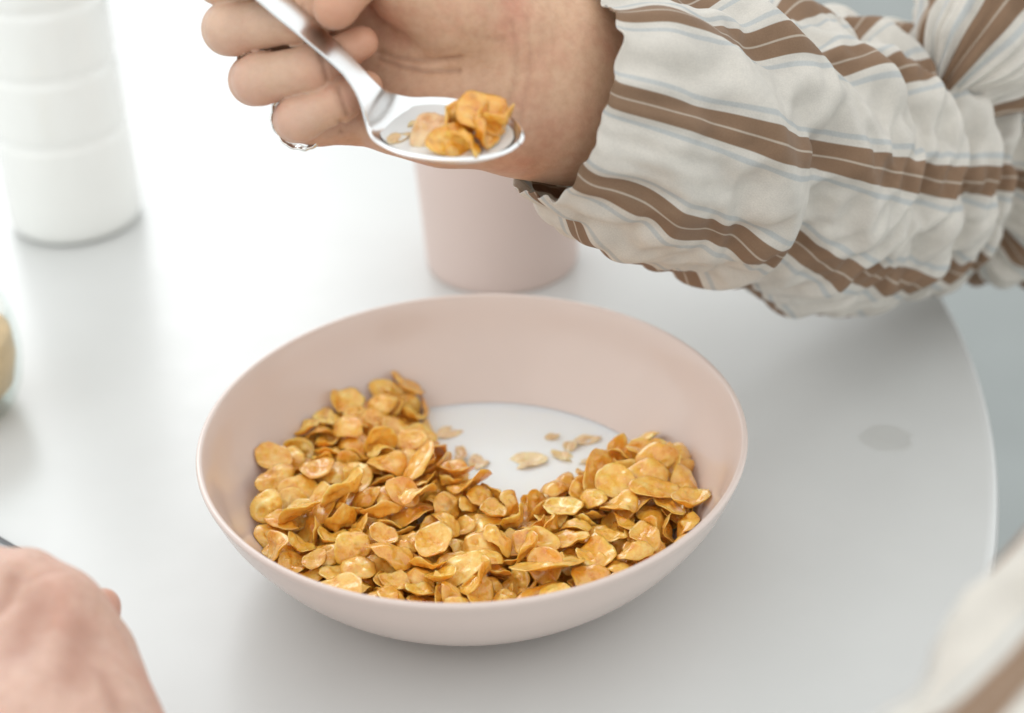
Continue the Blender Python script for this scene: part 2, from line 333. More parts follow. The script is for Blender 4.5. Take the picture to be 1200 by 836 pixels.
# settled pose of every flake: shape, size, place, turn
FLAKES = [
(16,8670,5383,-11422,6348,23825,14714,1377,-15426),
(11,10204,-3360,-7821,6080,26856,315,1950,17288),
(16,9169,11446,-1555,6706,14766,-1336,-5843,27749),
(14,11503,9293,-10294,6194,24605,-2272,2584,20168),
(8,8610,-9627,-7855,6187,8663,-30301,2558,4927),
(9,8579,-1175,-11025,5884,2348,6398,4886,-30882),
(8,10811,3868,-996,6402,25159,10082,17011,125),
(2,10163,-5771,-1472,6570,29767,8878,4697,-6086),
(9,8608,14489,-2874,6867,2836,3313,-281,31700),
(16,10602,-10354,-13372,6143,30593,3609,718,-8631),
(6,10404,-6404,-9227,6548,10061,1764,-30311,952),
(3,8914,-12465,-1611,5794,21886,6785,-3115,-22119),
(11,10058,-16859,4533,6173,28012,3959,4530,-14254),
(14,9423,-16755,-2222,6207,13579,-21611,-17992,-6992),
(17,12009,8835,-13640,6190,19441,8354,-2499,23875),
(17,11869,-7309,3211,6090,1535,-25284,-19094,4218),
(0,10532,-16325,1342,6490,8473,-28034,-12817,-1417),
(13,10624,14851,646,7363,14495,-28237,-283,-4059),
(15,8963,298,-13688,5644,25544,6175,3942,17828),
(9,10295,-4740,2484,6628,7765,23627,18676,7529),
(9,9542,10103,631,6304,24637,11316,6098,15868),
(0,10812,4651,-8207,5990,8672,-7905,-6679,29012),
(16,8914,-7984,6644,6224,13659,13295,22544,-12346),
(0,10178,-9757,2008,5822,22164,1516,6481,-22100),
(16,9317,13906,-1094,6853,10466,-29492,-3383,-5765),
(16,8519,7040,-3577,5928,5245,-3725,2111,31275),
(16,7790,-9008,-10093,6003,3917,-5541,-31265,-683),
(15,11042,-11009,8921,6444,6038,12004,28868,3174),
(12,10469,-11437,13367,5816,27825,7154,6590,12456),
(0,9270,13184,-8524,6464,19376,-3345,1437,25205),
(11,9199,17125,-4239,6700,31062,-2818,4966,5151),
(8,11535,-4937,-2618,5466,4275,15466,27643,-1541),
(12,10247,-10815,-4032,5757,27518,-13269,-5347,-7880),
(17,11133,11435,-4402,6599,3705,25136,19418,-1184),
(7,9104,-12999,2721,6374,29199,-190,-2082,-12926),
(13,9109,1889,-7413,6150,4916,28206,-12582,-6781),
(0,9570,-14172,-9277,5801,27304,1349,9233,13836),
(10,9180,-5294,7570,5500,2173,4887,30962,6062),
(2,10145,-15383,-3825,5837,31545,-1476,4634,-2298),
(6,7798,12071,-10637,6819,393,30868,4064,7381),
(8,9928,-14522,338,5622,5396,-5871,-29465,-9602),
(10,10989,-15431,-8430,6782,10261,-23197,16849,-9834),
(4,11202,382,-7981,5507,8478,-30602,3429,-1973),
(0,10473,6720,175,5516,3433,17350,-25975,6040),
(16,7851,-2158,-2854,5783,13906,8173,-24726,-12348),
(11,7483,-7252,-6571,6085,27895,1404,5651,-14558),
(5,9661,-7355,-3370,6088,5182,270,-16131,-27145),
(7,7322,3132,-11372,4756,10944,-5940,-9756,27816),
(7,10545,-5936,-14484,5778,9511,-10997,-861,-28493),
(1,11783,17064,-1367,6127,6286,-22151,-22044,2808),
(4,9549,-8112,12518,6135,4624,-30797,-1492,-7207),
(14,10395,-1708,2734,5664,29965,-5635,2303,-9437),
(17,10072,6056,-15929,6601,21887,4999,-8256,21256),
(15,10002,7232,-8003,6006,30231,-1118,-4907,-9206),
(12,11203,-13107,-4655,5174,4767,17332,2575,-26348),
(0,7485,-8810,-1284,6223,4549,-2696,31318,3897),
(3,7061,-7637,15323,5372,7944,4193,-10409,28896),
(13,7193,-6158,-11672,5574,4474,-2287,-3851,31367),
(0,7979,9530,-3146,6489,1685,13955,28418,4342),
(8,11166,16,-4171,4918,5048,17132,26381,3014),
(4,7916,1439,-3323,5688,15873,-244,3618,27548),
(11,11364,14375,-3835,4992,9840,25743,-16178,-1649),
(11,11669,-10275,8211,5235,7278,26070,-16462,4515),
(15,6781,-12520,-9009,5896,29419,2460,1150,12294),
(8,10486,-323,223,5993,25407,-11375,-529,15774),
(16,7963,-11320,2891,5750,4234,18432,-25810,-423),
(8,8364,-8790,10640,5200,5233,-20492,-22118,-9354),
(7,7505,577,-1550,5835,5048,-27748,-14464,4399),
(4,9260,-2611,-11837,6107,21837,86,-4626,-22929),
(6,8408,4015,-9528,6462,27708,-10250,-8805,8583),
(10,9520,-2200,-5145,6083,27483,-5072,7927,-13421),
(14,9978,16512,-6379,5688,11502,20538,19458,9551),
(0,7844,-3959,-12691,5326,92,-1159,-4154,-31708),
(8,8267,-14976,-956,5333,4846,5047,-10806,29296),
(16,9163,-5990,15767,5836,26721,-6306,10054,-13006),
(14,7838,2959,-1857,5371,6570,23030,-17528,-11968),
(3,9632,4680,-15312,6015,716,12630,-29104,-4116),
(4,7591,-14131,-2066,5761,27196,2061,1711,-16650),
(4,9600,-15011,7091,4937,5875,1810,-12922,28622),
(3,7609,15513,-4135,6246,18973,689,4202,25415),
(6,8052,-13791,-6822,5839,24062,-5950,5403,-19505),
(6,9853,-5026,-10792,5254,991,-31268,3810,-5551),
(4,8197,-12990,11334,5443,19031,-1157,3141,25507),
(7,8463,-16345,-4612,5349,4997,-5731,-31042,-1608),
(14,7523,2207,-14527,5682,52,25370,-19449,1443),
(14,9895,3164,-3899,5187,17825,7061,-13679,-21663),
(14,7982,-1152,-15303,5403,9394,-4417,-27189,-13304),
(5,8576,-1536,-13921,5676,806,-27860,10722,11499),
(5,9505,-12761,-9639,4989,6964,31032,3361,1101),
(4,8274,4815,-1550,4933,11506,-3842,14990,-25537),
(3,10636,-6140,8869,4666,15276,6898,1192,27233),
(15,7088,10529,-7826,6072,31059,-1106,-46,-7622),
(8,8933,-3996,-13725,4961,15165,3072,5940,27374),
(10,8954,7908,-5919,5872,30664,-5305,-2194,-7124),
(16,9666,9082,-1211,5401,18854,-639,8008,-24576),
(10,7899,-5392,-6874,5783,16829,-2381,-703,27104),
(1,9377,-1419,-4463,4875,30595,1586,-9235,-423),
(12,8758,-11404,-5803,5568,30084,-3278,7655,7045),
(13,10449,-7465,-8938,5043,7760,-587,-31038,-302),
(2,11015,-3339,861,4354,23190,17325,7357,11485),
(15,7889,778,-9458,5950,342,2869,31867,387),
(16,8407,-6220,13809,4425,24475,16067,11390,6090),
(12,10182,-15667,5342,5630,6444,-23149,21031,-2072),
(12,8670,15108,-6541,5355,2551,16639,-179,27214),
(17,8054,-10623,4796,5338,17293,15467,18801,-11501),
(13,9043,12001,5187,4867,21199,11602,-1898,20890),
(11,11366,11464,-11342,5517,5986,27214,14213,-6749),
(13,8784,-3764,-10266,6040,29812,-10402,4308,-2910),
(2,10348,-10438,-1096,6220,6547,28997,1562,11743),
(5,11484,-3182,4823,4668,18717,3052,-11135,-23245),
(16,7806,-10731,-10414,5441,18583,-3580,6158,25059),
(12,8300,6818,-10677,6032,4249,27323,-16072,1053),
(0,9280,-4827,8760,4998,2018,-1967,5528,-31393),
(15,8700,1586,-10601,5349,18557,-1376,8142,24727),
(7,7055,-11637,-7865,5629,3064,-31623,3513,-1496),
(6,6772,-14449,9633,5737,9814,8073,-4183,-29069),
(15,7358,-458,-1716,5428,4396,-24868,-17189,9529),
(7,7879,5864,-6090,5902,11610,23684,-165,18117),
(13,9231,-5359,12584,4742,15407,-7585,-236,-27001),
(10,10464,12791,-3476,5930,29217,-4077,-3064,12014),
(12,9662,16643,3004,6449,608,31606,-4925,665),
(7,10855,-1333,-9980,5073,18907,2409,2821,-25549),
(12,7504,-2154,1538,5260,27407,-13825,9034,-360),
(8,10743,11952,-8636,4607,3476,-26948,16850,1341),
(1,8724,11991,-5975,5970,3993,-13652,-27419,8358),
(13,8162,-12573,7804,5410,18501,-1316,-4308,-25718),
(15,9421,12089,3170,5919,1313,16450,21809,-16616),
(14,7796,-8011,5553,5963,9051,29585,-1401,8053),
(15,11142,11341,-4599,4702,16735,986,238,-27256),
(7,9727,13995,4057,5123,16098,5746,11532,-24471),
(9,10205,7125,-7668,5033,31507,-277,2401,5047),
(8,8156,5573,-2642,4818,17426,-5360,-21785,-14732),
(16,8725,15577,-9378,6130,733,-19187,18442,-17754),
(17,9630,-4202,1674,5211,28397,-7201,-8097,10008),
(2,8042,-10322,11960,5504,7929,-29871,-7265,4010),
(15,8482,10849,-14016,6301,8544,1248,4536,-30477),
(15,8070,9515,-3664,5138,24213,-5504,6836,18992),
(16,9495,-10838,-430,4823,18460,6695,940,-25249),
(17,8098,-13359,9248,5661,31284,-6114,-1659,-2280),
(16,8052,-2193,-13777,5046,22100,-3900,10884,-20048),
(12,7465,13387,-11105,6061,7228,-27642,-13570,-4848),
(12,8198,15956,-4377,5367,12016,400,4797,-29265),
(17,10999,-7264,2123,5235,1337,-377,8912,30702),
(0,8347,-12452,6232,5504,9138,-4625,10147,28568),
(2,9372,-9265,-4646,5535,14662,103,28427,954),
(6,7912,-1063,-7005,4977,8377,-10540,-28941,2266),
(0,8418,-6779,-1181,6147,3715,15586,-26438,-8263),
(13,7108,-14417,-2571,4870,15613,3613,4923,-27257),
(17,8689,6047,-4103,5154,391,6636,-31197,2556),
(7,9743,9273,-6927,5406,31682,-2636,1586,3280),
(12,9483,3193,-6993,4739,11793,-3509,-2095,29466),
(17,9191,-3270,-5227,5517,31825,2290,1267,2071),
(10,7693,-6989,12545,5463,8424,4689,30211,4285),
(7,10441,-8685,-13592,5231,4072,30197,-5769,7891),
(16,8894,14310,7078,4913,8051,26532,-10018,12446),
(11,7328,1535,-11783,4967,10771,-12955,-25458,9593),
(11,7625,-9185,-10565,4689,6451,-29740,9622,-2314),
(10,8896,-7069,-4488,5761,30053,-10525,926,-3033),
(11,10120,12683,1710,5473,25004,-13366,4096,-14261),
(1,11585,1629,-142,4766,11784,4649,15922,24698),
(6,9286,-3550,6881,4989,4043,17945,24538,-9138),
(12,8313,-150,-12765,4935,12525,5333,-8898,27559),
(13,10461,16433,1012,5384,19739,-24596,-3597,-4061),
(4,9492,-5829,11979,4156,27802,-6588,7355,-12393),
(16,8054,2916,-8586,4535,27318,-10933,6378,10842),
(7,9033,-2513,-774,5164,29979,-3706,-1714,-10421),
(10,9053,13821,-6598,5774,2358,22251,15164,-17128),
(15,7812,-4520,14790,3780,7208,21593,-4621,-22009),
(10,9109,-1771,3390,4629,9602,-2451,1017,-30410),
(4,8957,8829,-4318,4815,20698,-10232,356,-22153),
(16,9144,-3294,-8385,4759,19811,4928,8447,23150),
(16,10966,-6283,4999,5260,339,31824,-7,3335),
(1,8445,-9723,5674,5334,7063,6502,-28003,12151),
(4,7559,14412,-9327,5257,21546,-16003,-17261,2395),
(4,10605,13820,2455,6149,16959,-3205,-24764,10624),
(17,10312,3940,-2373,3833,9275,3777,-3561,30183),
(17,7703,-14646,-7984,5393,28974,8639,5926,8646),
(7,8288,-6014,-4736,4729,10454,-10724,10021,26444),
(10,7858,-12667,4922,5811,4517,16645,24917,-10281),
(17,7289,-7172,-11111,4957,9444,24760,-11592,-13690),
(17,7821,5094,-5987,5732,22650,17961,11232,7890),
(11,9978,-7955,-6469,4990,364,9330,27242,13953),
(14,10023,1969,-9312,3852,14792,-1210,6962,27482),
(16,10167,-4112,2187,4012,4420,-31412,3873,-1653),
(1,7398,-14557,8680,4980,30897,-1480,4774,6664),
(6,9710,4767,-4264,4522,3513,27136,15482,-5965),
(10,6902,11469,-5991,5322,463,23713,21095,-4061),
(3,6757,15600,658,6154,9813,8007,6751,-28601),
(17,8811,-9831,-2683,5678,7256,14343,-23479,14641),
(0,10502,-7282,4316,4217,7167,-24874,-18761,-1384),
(17,9928,-8243,-3493,4764,1984,-3099,264,-31787),
(4,6272,-12415,9712,4853,2767,-31866,-864,356),
(5,9371,-4443,2876,5846,9584,9179,-4911,-28701),
(17,10195,6380,-42,4445,31104,-2938,-3813,5778),
(14,11361,-9486,4053,4834,6295,29699,-5028,8778),
(0,8246,7109,-10368,4810,6872,-4211,-7747,29984),
(12,10440,8180,-15666,6116,4449,1650,-22816,-21930),
(10,10277,12773,-9673,5600,10504,8703,-386,28945),
(17,8808,-15597,-6766,5326,2153,-27019,-17010,17),
(2,8297,3932,-12968,5204,21717,-995,-15143,-17946),
(2,10544,8152,-13376,4916,11972,-8640,-26603,9915),
(13,9406,15190,3627,5598,19927,6330,10577,-21794),
(12,7727,-9903,10114,5399,11697,25561,7818,-13141),
(6,10629,14410,-858,5662,2531,4970,11079,-29498),
(3,8135,-11940,2983,5207,2149,-30264,9653,3204),
(6,8221,-9135,-12224,5629,3086,22054,-21975,6722),
(8,7568,-3986,12158,3067,10001,23942,-7273,-17260),
(8,9834,13237,-7329,5094,24313,1164,5738,19965),
(9,7151,-12257,-7540,5030,12721,629,42,29356),
(6,9689,9613,2505,4554,18809,-7152,-5975,-24153),
(15,9149,-456,-1913,4287,17011,1894,-677,27029),
(4,8471,-13236,10145,4257,28798,9464,7716,6751),
(14,7182,-7806,14039,5263,27007,11714,10360,7079),
(11,6453,4412,-9943,5393,30497,-8263,-3187,-3937),
(3,6623,-5076,525,5811,8619,11780,28191,-4028),
(1,11583,8043,-1708,4736,1451,27877,15533,-1864),
(12,7519,16006,-3005,3920,6691,18224,-1366,-25402),
(14,8329,4004,-9920,4343,1466,-423,7661,31032),
(0,10357,-5710,-8363,5276,2911,31119,6576,-1967),
(3,10886,13362,-7644,3915,29568,-1412,-1668,12039),
(12,8514,-5954,-2932,4188,15804,-2997,-27584,-2090),
(11,8961,-5161,-11878,3245,8119,-26645,15581,-2311),
(7,8229,-10335,-2590,4297,2031,23021,22053,-1896),
(7,6339,10027,-2428,3932,1323,-29766,-8502,7998),
(5,8531,7454,-4835,4787,2006,20497,-24418,-1903),
(16,8593,1641,-6529,4239,15015,4778,-6279,27135),
(10,11439,-15604,3308,5167,3541,-4047,27036,-16252),
(17,6401,-2294,-7465,4877,8494,24798,-15815,-9316),
(7,7363,-9521,-6074,5236,18740,16544,-2232,-19852),
(0,6205,2584,-12825,4565,6365,-20964,-2066,-23232),
(6,9532,-10554,6794,4452,9591,5318,-29909,-3025),
(6,10835,14648,-792,4415,12974,-4439,-998,28896),
(8,8142,5439,-11848,4828,767,-20269,23414,-8021),
(8,8824,-11287,11425,4778,3749,-25909,-18125,3189),
(16,10562,-3420,-1673,3786,2244,10807,-9841,-28378),
(11,9897,-378,2480,3752,8460,-6248,-29045,8353),
(11,9441,-11665,-4980,4455,1472,-31507,-2901,-4550),
(13,9297,-11721,-10002,4347,9630,27990,-11373,4297),
(4,7142,13141,-2485,4135,5769,-8428,-30213,2621),
(15,7444,9976,-2776,5642,25179,-3008,2748,-19324),
(14,9220,-5422,-597,3912,16431,21387,-15840,-6761),
(9,9424,-15413,-2754,4133,27453,-162,1240,-16395),
(11,6672,-12022,-301,5412,26106,9026,-3802,-15701),
(15,6080,-12438,1287,5304,1074,-31950,414,-1379),
(17,9614,-9065,12668,4773,1497,-29184,13025,645),
(2,9096,-7094,-12131,4447,656,20917,15273,-18782),
(2,8141,-13986,4823,4695,4536,-13385,-28046,-6142),
(10,9538,-1338,408,4069,6874,-14483,-14861,23370),
(16,10187,11968,-781,3807,4231,-31438,-282,-4204),
(17,8558,-8176,-526,5027,6073,-2616,-31263,-1709),
(8,7699,5986,-14027,5543,3553,-24709,19833,2740),
(16,8402,-12990,-2685,3915,3738,-17100,26531,-3706),
(11,8140,-8334,-10171,3755,5634,-8431,-30186,-3162),
(17,6721,-3263,-387,4041,15126,23479,15042,-4207),
(17,10305,587,-15081,4571,16507,6382,3947,-26367),
(0,9740,3890,-9949,3304,10013,-4967,2471,29882),
(15,8937,7079,-3214,4080,30368,-144,1360,9996),
(14,10511,11444,-849,5865,15860,3573,8682,-26159),
(12,11004,9235,-9355,4570,2916,-2243,-14266,28407),
(0,8058,-8545,-1042,3427,30640,-2026,6705,-6009),
(13,8371,-14489,1856,5545,4817,-30867,-6928,-244),
(11,11243,-2555,-11296,3598,30551,6445,6532,2538),
(12,6871,-4019,9044,3778,30384,6088,2431,-7605),
(11,7163,-5915,-12232,4203,8389,-20420,-11501,20109),
(14,10194,-12655,-7360,3940,23653,-4686,-1896,20951),
(16,7364,-12503,8633,3912,8104,1226,6046,-30336),
(4,7570,1359,-2058,4729,8508,6118,-570,-30230),
(0,7806,-7501,-14209,5020,7921,-14122,25481,-10609),
(1,8765,-7496,-767,5629,5676,4226,-6157,30594),
(7,8058,-12876,-2423,4729,28411,-164,-4592,13989),
(12,9126,-3400,-15914,4983,3892,1141,11738,-29492),
(5,9695,1601,-1979,3490,9580,-11583,-2513,28138),
(16,7031,-4593,-5303,4514,6413,-19333,24353,-4004),
(16,8646,-508,-8712,3981,30374,-578,10048,-386),
(8,8665,836,-3473,4041,5087,29671,8770,6393),
(0,6432,1809,-13616,4573,19307,20572,5751,-13963),
(6,9099,8391,-1358,2788,28554,1048,1322,-14346),
(16,10127,2290,-3890,3119,2781,12305,-29368,1549),
(8,11522,-12860,2497,4209,13848,1404,4945,-28387),
(0,6503,17106,-3538,5033,17485,12183,-8051,-22473),
(0,8256,-1768,-5966,3920,26094,4619,266,-17936),
(1,7017,-7300,-2138,3941,24827,9125,-10061,14938),
(5,10388,6572,1437,2970,6206,-5785,21379,-22247),
(1,10312,-5123,3466,3520,12478,364,2257,-29378),
(10,8267,-12538,7237,4256,5848,-9225,-29683,-4861),
(7,6737,-16214,-3822,4696,16471,3528,521,27203),
(13,8634,15749,-2441,5358,11638,2141,3772,-29491),
(4,6443,5884,-10648,5266,22443,120,4251,-22411),
(12,6936,-5916,-6191,4522,29270,6455,10387,-4207),
(10,9306,4283,-7303,3549,2909,-28282,14635,1214),
(16,8837,-6609,15097,4129,25641,11632,9844,-11592),
(3,11301,-3626,-8242,3847,27922,250,3671,15192),
(3,9070,-7974,3945,3265,1733,-13939,-28471,-4010),
(10,7220,-1352,4202,3198,12857,8746,-13256,24627),
(8,11606,12547,-4234,3859,5758,17310,26033,-3674),
(1,8805,-11149,-8361,3988,29760,210,-8278,-8352),
(14,9600,-17005,-324,4986,14477,-11677,1992,-25963),
(4,8584,-8724,-834,4284,16734,2078,3057,27024),
(14,9485,2984,-8058,2657,6430,-30685,-5271,-3645),
(10,7737,11332,-6583,3958,5677,24845,-12313,14929),
(4,7930,-13059,-8538,3173,28847,-5283,9273,8828),
(3,11182,12206,341,3017,261,5788,-31462,752),
(0,8731,7749,2439,4054,3828,14802,-23199,15877),
(13,6660,-14148,-6651,4465,28720,1438,2289,-13851),
(4,10387,-9409,-8389,3017,22339,3955,1394,-22525),
(14,7580,3852,-138,3351,19491,-12356,12947,17995),
(2,7694,538,-10807,3615,25277,9057,-3417,17070),
(0,7382,-544,-11887,4679,24413,-19132,2658,7409),
(12,8202,5942,-12632,4379,29175,-12925,369,-2372),
(7,8134,-14731,-7005,3743,29865,-5438,9141,-4354),
(6,6846,8719,-10971,5207,4682,16467,-26883,-2869),
(7,8820,-7977,8082,3336,3741,26917,14580,8538),
(17,10191,10853,4750,3951,6070,18735,-16103,-19413),
(8,6456,540,-648,4389,16980,-12294,22555,8706),
(14,9499,-9024,1671,4264,21685,-1658,7935,22092),
(3,10988,-10555,-2486,3402,29639,-2090,-3016,-11491),
(15,9313,-5174,-13995,4105,8658,13821,27382,2874),
(0,9198,9151,-3565,3070,15025,-3299,-10527,26010),
(8,7366,-6118,-10066,3953,4428,884,-1085,-31661),
(8,7823,-11428,11126,3930,2347,-29976,10258,3837),
(3,8091,1733,-866,2844,44,-8190,-8318,29795),
(14,8365,10037,3923,2389,4288,7081,-30629,4161),
(6,10424,-9367,5955,2686,2699,-30265,-310,-10032),
(10,7857,-479,-17026,5110,1447,-20892,23678,-4977),
(9,8618,-14632,2581,2739,7769,-11564,-28808,14),
(11,7256,-11801,6829,2208,24110,-2563,7795,19375),
(17,7547,-11277,-8973,2381,7290,31010,93,-3037),
(15,10587,-1486,-8566,2359,21606,-680,8725,21922),
(7,7532,1739,-16895,5506,943,25416,19416,-356),
(12,7603,12498,-4123,2358,7632,3622,-30068,-6967),
(0,8376,-12573,-2100,2163,1187,-13813,28768,-2044),
(11,7298,-872,-11089,2220,25386,2173,7997,-17632),
(14,5777,13584,-2538,2075,8290,-5196,-843,30456),
(11,8149,-6353,-3518,2169,1531,-31560,-4120,-2939),
(13,7690,-5014,-11857,2124,31065,7601,-43,1090),
(16,8700,-3004,-2052,2100,28798,790,2328,13734),
(15,7385,6327,-4466,2257,21341,-8792,-609,22156),
(17,10558,-8353,-6929,2318,28079,-2777,-3856,14595),
(6,7258,-7942,-1389,2149,23605,-9877,-2191,19090),
(15,10631,-2875,-5628,2808,3415,-28428,-14169,-1850),
(1,9132,11463,-9737,2750,21898,-477,-6088,-22521),
(12,6905,-5102,10193,2061,80,8884,-1104,-30722),
(11,9392,3233,-13465,3068,4145,-8416,-30578,-992),
(1,7496,10109,-5344,1957,1724,-786,-1585,31905),
(7,6673,-3433,-7314,2690,23608,1670,-7931,20024),
(11,8412,-12878,4586,2265,20448,3484,5128,-23821),
(13,7922,5960,-600,2037,31934,-492,1623,-1167),
(1,8267,-13166,-4527,2713,1803,-31605,-557,-4645),
(0,8913,-949,-13123,2911,3815,-29322,-12096,1827),
(8,10797,6522,-8980,2169,9247,-391,-3209,-30464),
(5,8060,-4304,-8797,2054,678,-30349,10123,183),
(0,10592,-12312,479,2201,9853,4775,-1140,-30047),
(10,8929,-4022,10622,2851,17611,11438,-23968,2925),
(2,9320,11581,-2909,2315,12385,-6756,8364,-27478),
(5,9222,2298,40,2569,26332,12760,-9715,-8569),
(4,11875,2127,-6058,2277,322,-31762,-825,-3791),
(2,8880,10669,2352,2060,2071,29847,-11211,1779),
(16,9478,-2410,-13357,2186,31295,-3399,5701,-771),
(9,7992,-6347,6494,2014,25282,-1403,212,19566),
(5,7940,809,-13553,2796,9319,-7816,28690,-7277),
(2,11714,-11489,-3622,2141,31121,4344,2094,5676),
(12,8154,-6909,1314,2235,5326,30866,-4438,4817),
(9,11541,-813,-3927,2284,31323,1908,-434,6250),
(0,11764,9682,1310,3343,6746,8760,-1293,-30001),
(10,9894,-8318,-9956,2301,8170,12089,-28474,-601),
(13,9724,9899,-2194,2170,29343,-5429,133,11555),
(13,9660,-9981,-227,2164,23095,-3611,4104,-21465),
(2,8825,-8616,6952,2058,657,-23399,-21657,-2657),
(5,8961,-8108,10058,2146,4138,-2106,-4125,-31391),
(8,8107,8310,181,2161,1083,-11354,29898,109),
(11,10907,-6376,7603,2840,2226,-21042,-24006,-51),
(10,7081,-236,-6446,2079,4979,23133,20900,-5220),
(16,7908,-3983,117,2263,26833,5171,7332,-14950),
(9,7528,5748,-6057,2018,31334,-3359,-1112,5446),
(4,7913,-4498,-4777,2067,29107,426,-660,13273),
(7,8552,-10555,2940,2329,13833,-6869,1343,27994),
(17,5730,-9089,5912,4122,8524,24282,19018,185),
(13,8841,-11074,-5092,2395,9787,5091,10478,-28152),
(5,8319,13602,3006,2232,3900,4148,-6003,-30912),
(12,8630,-8881,2554,2277,748,-30324,-9250,-4283),
(8,8717,8640,-7645,2605,24473,-1777,-8520,-18690),
(15,11456,4504,-11696,2232,1728,-12284,29409,-2289),
(14,6900,2702,-2198,2149,11586,1451,-4332,-29477),
(5,8959,-526,-483,3026,13253,11490,19608,18218),
(0,6659,14547,-1873,3205,30960,-2951,6171,4325),
(0,9623,-7357,12491,3281,6218,-17237,-26095,-2697),
(17,10686,12983,4227,3147,7182,-28041,13180,3519),
(8,8268,8612,-359,4012,47,6552,-31322,-35),
(4,8475,5256,-8731,4534,8359,27079,-14300,4045),
(12,10652,6925,-13933,4615,6791,19440,-23992,4935),
(2,8408,3249,-16295,4281,227,4040,30706,-8048),
(5,6716,10326,-5259,4116,2483,22759,-22236,-2321),
(5,8452,8597,1148,4353,23114,-9049,4714,19637),
(13,9150,-596,-13436,3770,3991,-30726,-7849,1531),
(15,8477,-5626,6030,3338,4916,-1504,-31455,-2852),
(16,10275,10981,-48,4709,28317,-345,-411,14895),
(2,7306,-10230,-12113,4384,8832,1562,-2893,-30581),
(17,11580,-15988,1503,5008,23601,1643,7936,20033),
(2,9285,-5741,12032,3193,15927,-3314,1498,-27516),
(17,8639,1106,-12299,3887,23012,-18138,-367,-12858),
(0,8920,328,156,3450,8286,-14687,-13621,23540),
(16,7241,-10769,449,3860,6283,-28080,301,-13998),
(8,8289,-7857,7045,4165,118,26276,17456,5371),
(4,10237,8770,-4912,3640,19250,-1563,4133,25178),
(16,8071,9931,-12354,4390,1330,8210,-24583,-18722),
(6,9776,-13745,5440,3899,30050,7409,6577,4781),
(1,10260,-5098,8239,3235,7628,6503,3376,30202),
(14,9259,8380,-11883,3627,4147,-771,-25266,-19180),
(7,7044,-301,-15170,2943,31777,-3269,-1873,-97),
(12,7154,10328,-5608,2884,5252,-31550,-391,917),
(4,7252,1879,-14865,4198,23716,12387,-10721,-13899),
(12,9027,-6602,-14295,4382,15210,-13849,18885,-15629),
(2,6496,-6548,2718,3992,20157,8908,875,23186),
(9,8778,-6689,408,3764,17805,8149,14836,20505),
(8,9518,-6600,-5212,3620,9401,27483,-12704,-4349),
(8,7931,-15699,1975,3650,22581,4808,1669,22095),
(14,10608,274,-6315,3573,7545,-24529,-18852,-3161),
(1,9267,-5378,-16255,5032,30946,-2180,5975,5091),
(14,8228,9654,-13101,5011,10080,-17230,-18315,-17032),
(15,7216,960,-6983,4992,9316,-21046,20573,8429),
(16,6806,-12301,5098,4890,31,31244,6254,-2949),
(15,5685,-9857,5008,3068,27180,5194,7523,-14202),
(11,11598,8615,-7503,3731,809,-10589,29693,-5435),
(12,7040,16768,-1678,4569,5011,26182,744,17687),
(10,8538,4688,-14920,3771,7,31842,1115,2978),
(16,9621,6865,-735,3550,1815,29906,10816,3063),
(4,8908,14771,1788,4117,23567,2707,1045,21452),
(8,8939,7088,-4258,3253,54,11748,3071,29606),
(17,8140,-13083,3460,3345,4026,11029,-29682,2260),
(17,7914,-7401,-5887,3179,11769,26956,9740,-8001),
(14,7712,-14563,-4927,3522,12184,-5299,5759,28536),
(11,8471,-8886,292,2960,29502,4613,8960,-7218),
(8,7771,-2399,4972,3059,169,3294,-9847,30268),
(8,8926,-9975,-8386,3880,7445,15682,26834,-1598),
(5,11379,3259,-5701,3548,29748,11006,2500,-3415),
(10,5816,9099,-5588,2491,4498,-30896,-4241,5589),
(16,7514,-6133,485,4766,19501,-4021,13621,21025),
(0,7980,670,-16929,4580,4401,-5089,5390,30817),
(4,7560,-7731,7800,5429,1856,-16146,27174,4632),
(7,9130,-14652,-631,3596,31310,333,-6552,-812),
(13,5888,2698,-15477,3244,6094,12534,-26534,11211),
(0,10293,-11714,-10879,3676,19669,-4341,9119,23132),
(17,8584,542,832,2317,8305,-3980,30646,55),
(0,9989,3556,-15662,5097,408,26658,-17004,4905),
(2,8937,16440,2228,5103,12261,-28320,-8437,657),
(11,9888,15838,3297,4065,9241,-15036,25894,-6483),
(0,10396,-509,-5032,2993,18286,687,5793,-25605),
(2,9250,-9629,8170,2849,15485,-7381,21955,-15738),
(4,8994,-3945,8717,2320,28221,10423,1972,-10725),
(10,8865,-6179,-670,2496,6445,15025,-26513,7333),
(8,10024,-417,-8572,2930,20122,-9680,321,-22919),
(0,8594,-3399,-13894,3628,21586,5340,1494,22963),
(0,7930,-5494,13064,2374,22552,727,10964,-19866),
(7,9017,-1226,-1894,3377,5442,3182,-29770,9901),
(8,7632,11932,2950,3032,29506,9608,-2109,-7524),
(14,7778,-6949,-2290,2867,9016,12886,27828,1504),
(13,8259,14560,5586,3989,28537,11794,6512,-5302),
(15,8054,-5428,-13938,2876,8737,-2767,8114,29566),
(14,11590,-3540,2842,2517,5023,9163,1762,-30194),
(5,8547,10343,-9808,3419,892,-31154,6587,-3045),
(17,11293,12972,1934,3728,302,-30185,9556,4632),
(17,9343,-2878,6548,2561,26500,-14131,1988,-10869),
(12,9971,-10725,2166,3526,803,-15519,27479,-5236),
(6,7334,-11029,-11919,5183,4011,19845,-24647,2568),
(2,7818,-10469,-6199,3495,24487,6275,-2075,19512),
(12,7180,-10462,8730,3404,29487,7099,-790,-10174),
(3,7575,5197,-917,2867,898,7460,-31026,2221),
(7,8664,12432,-5713,3037,18584,-3903,451,25753),
(5,10800,-4311,-4083,4069,10459,1606,30199,237),
(0,8662,-9000,10893,4101,19143,5961,1585,-24889),
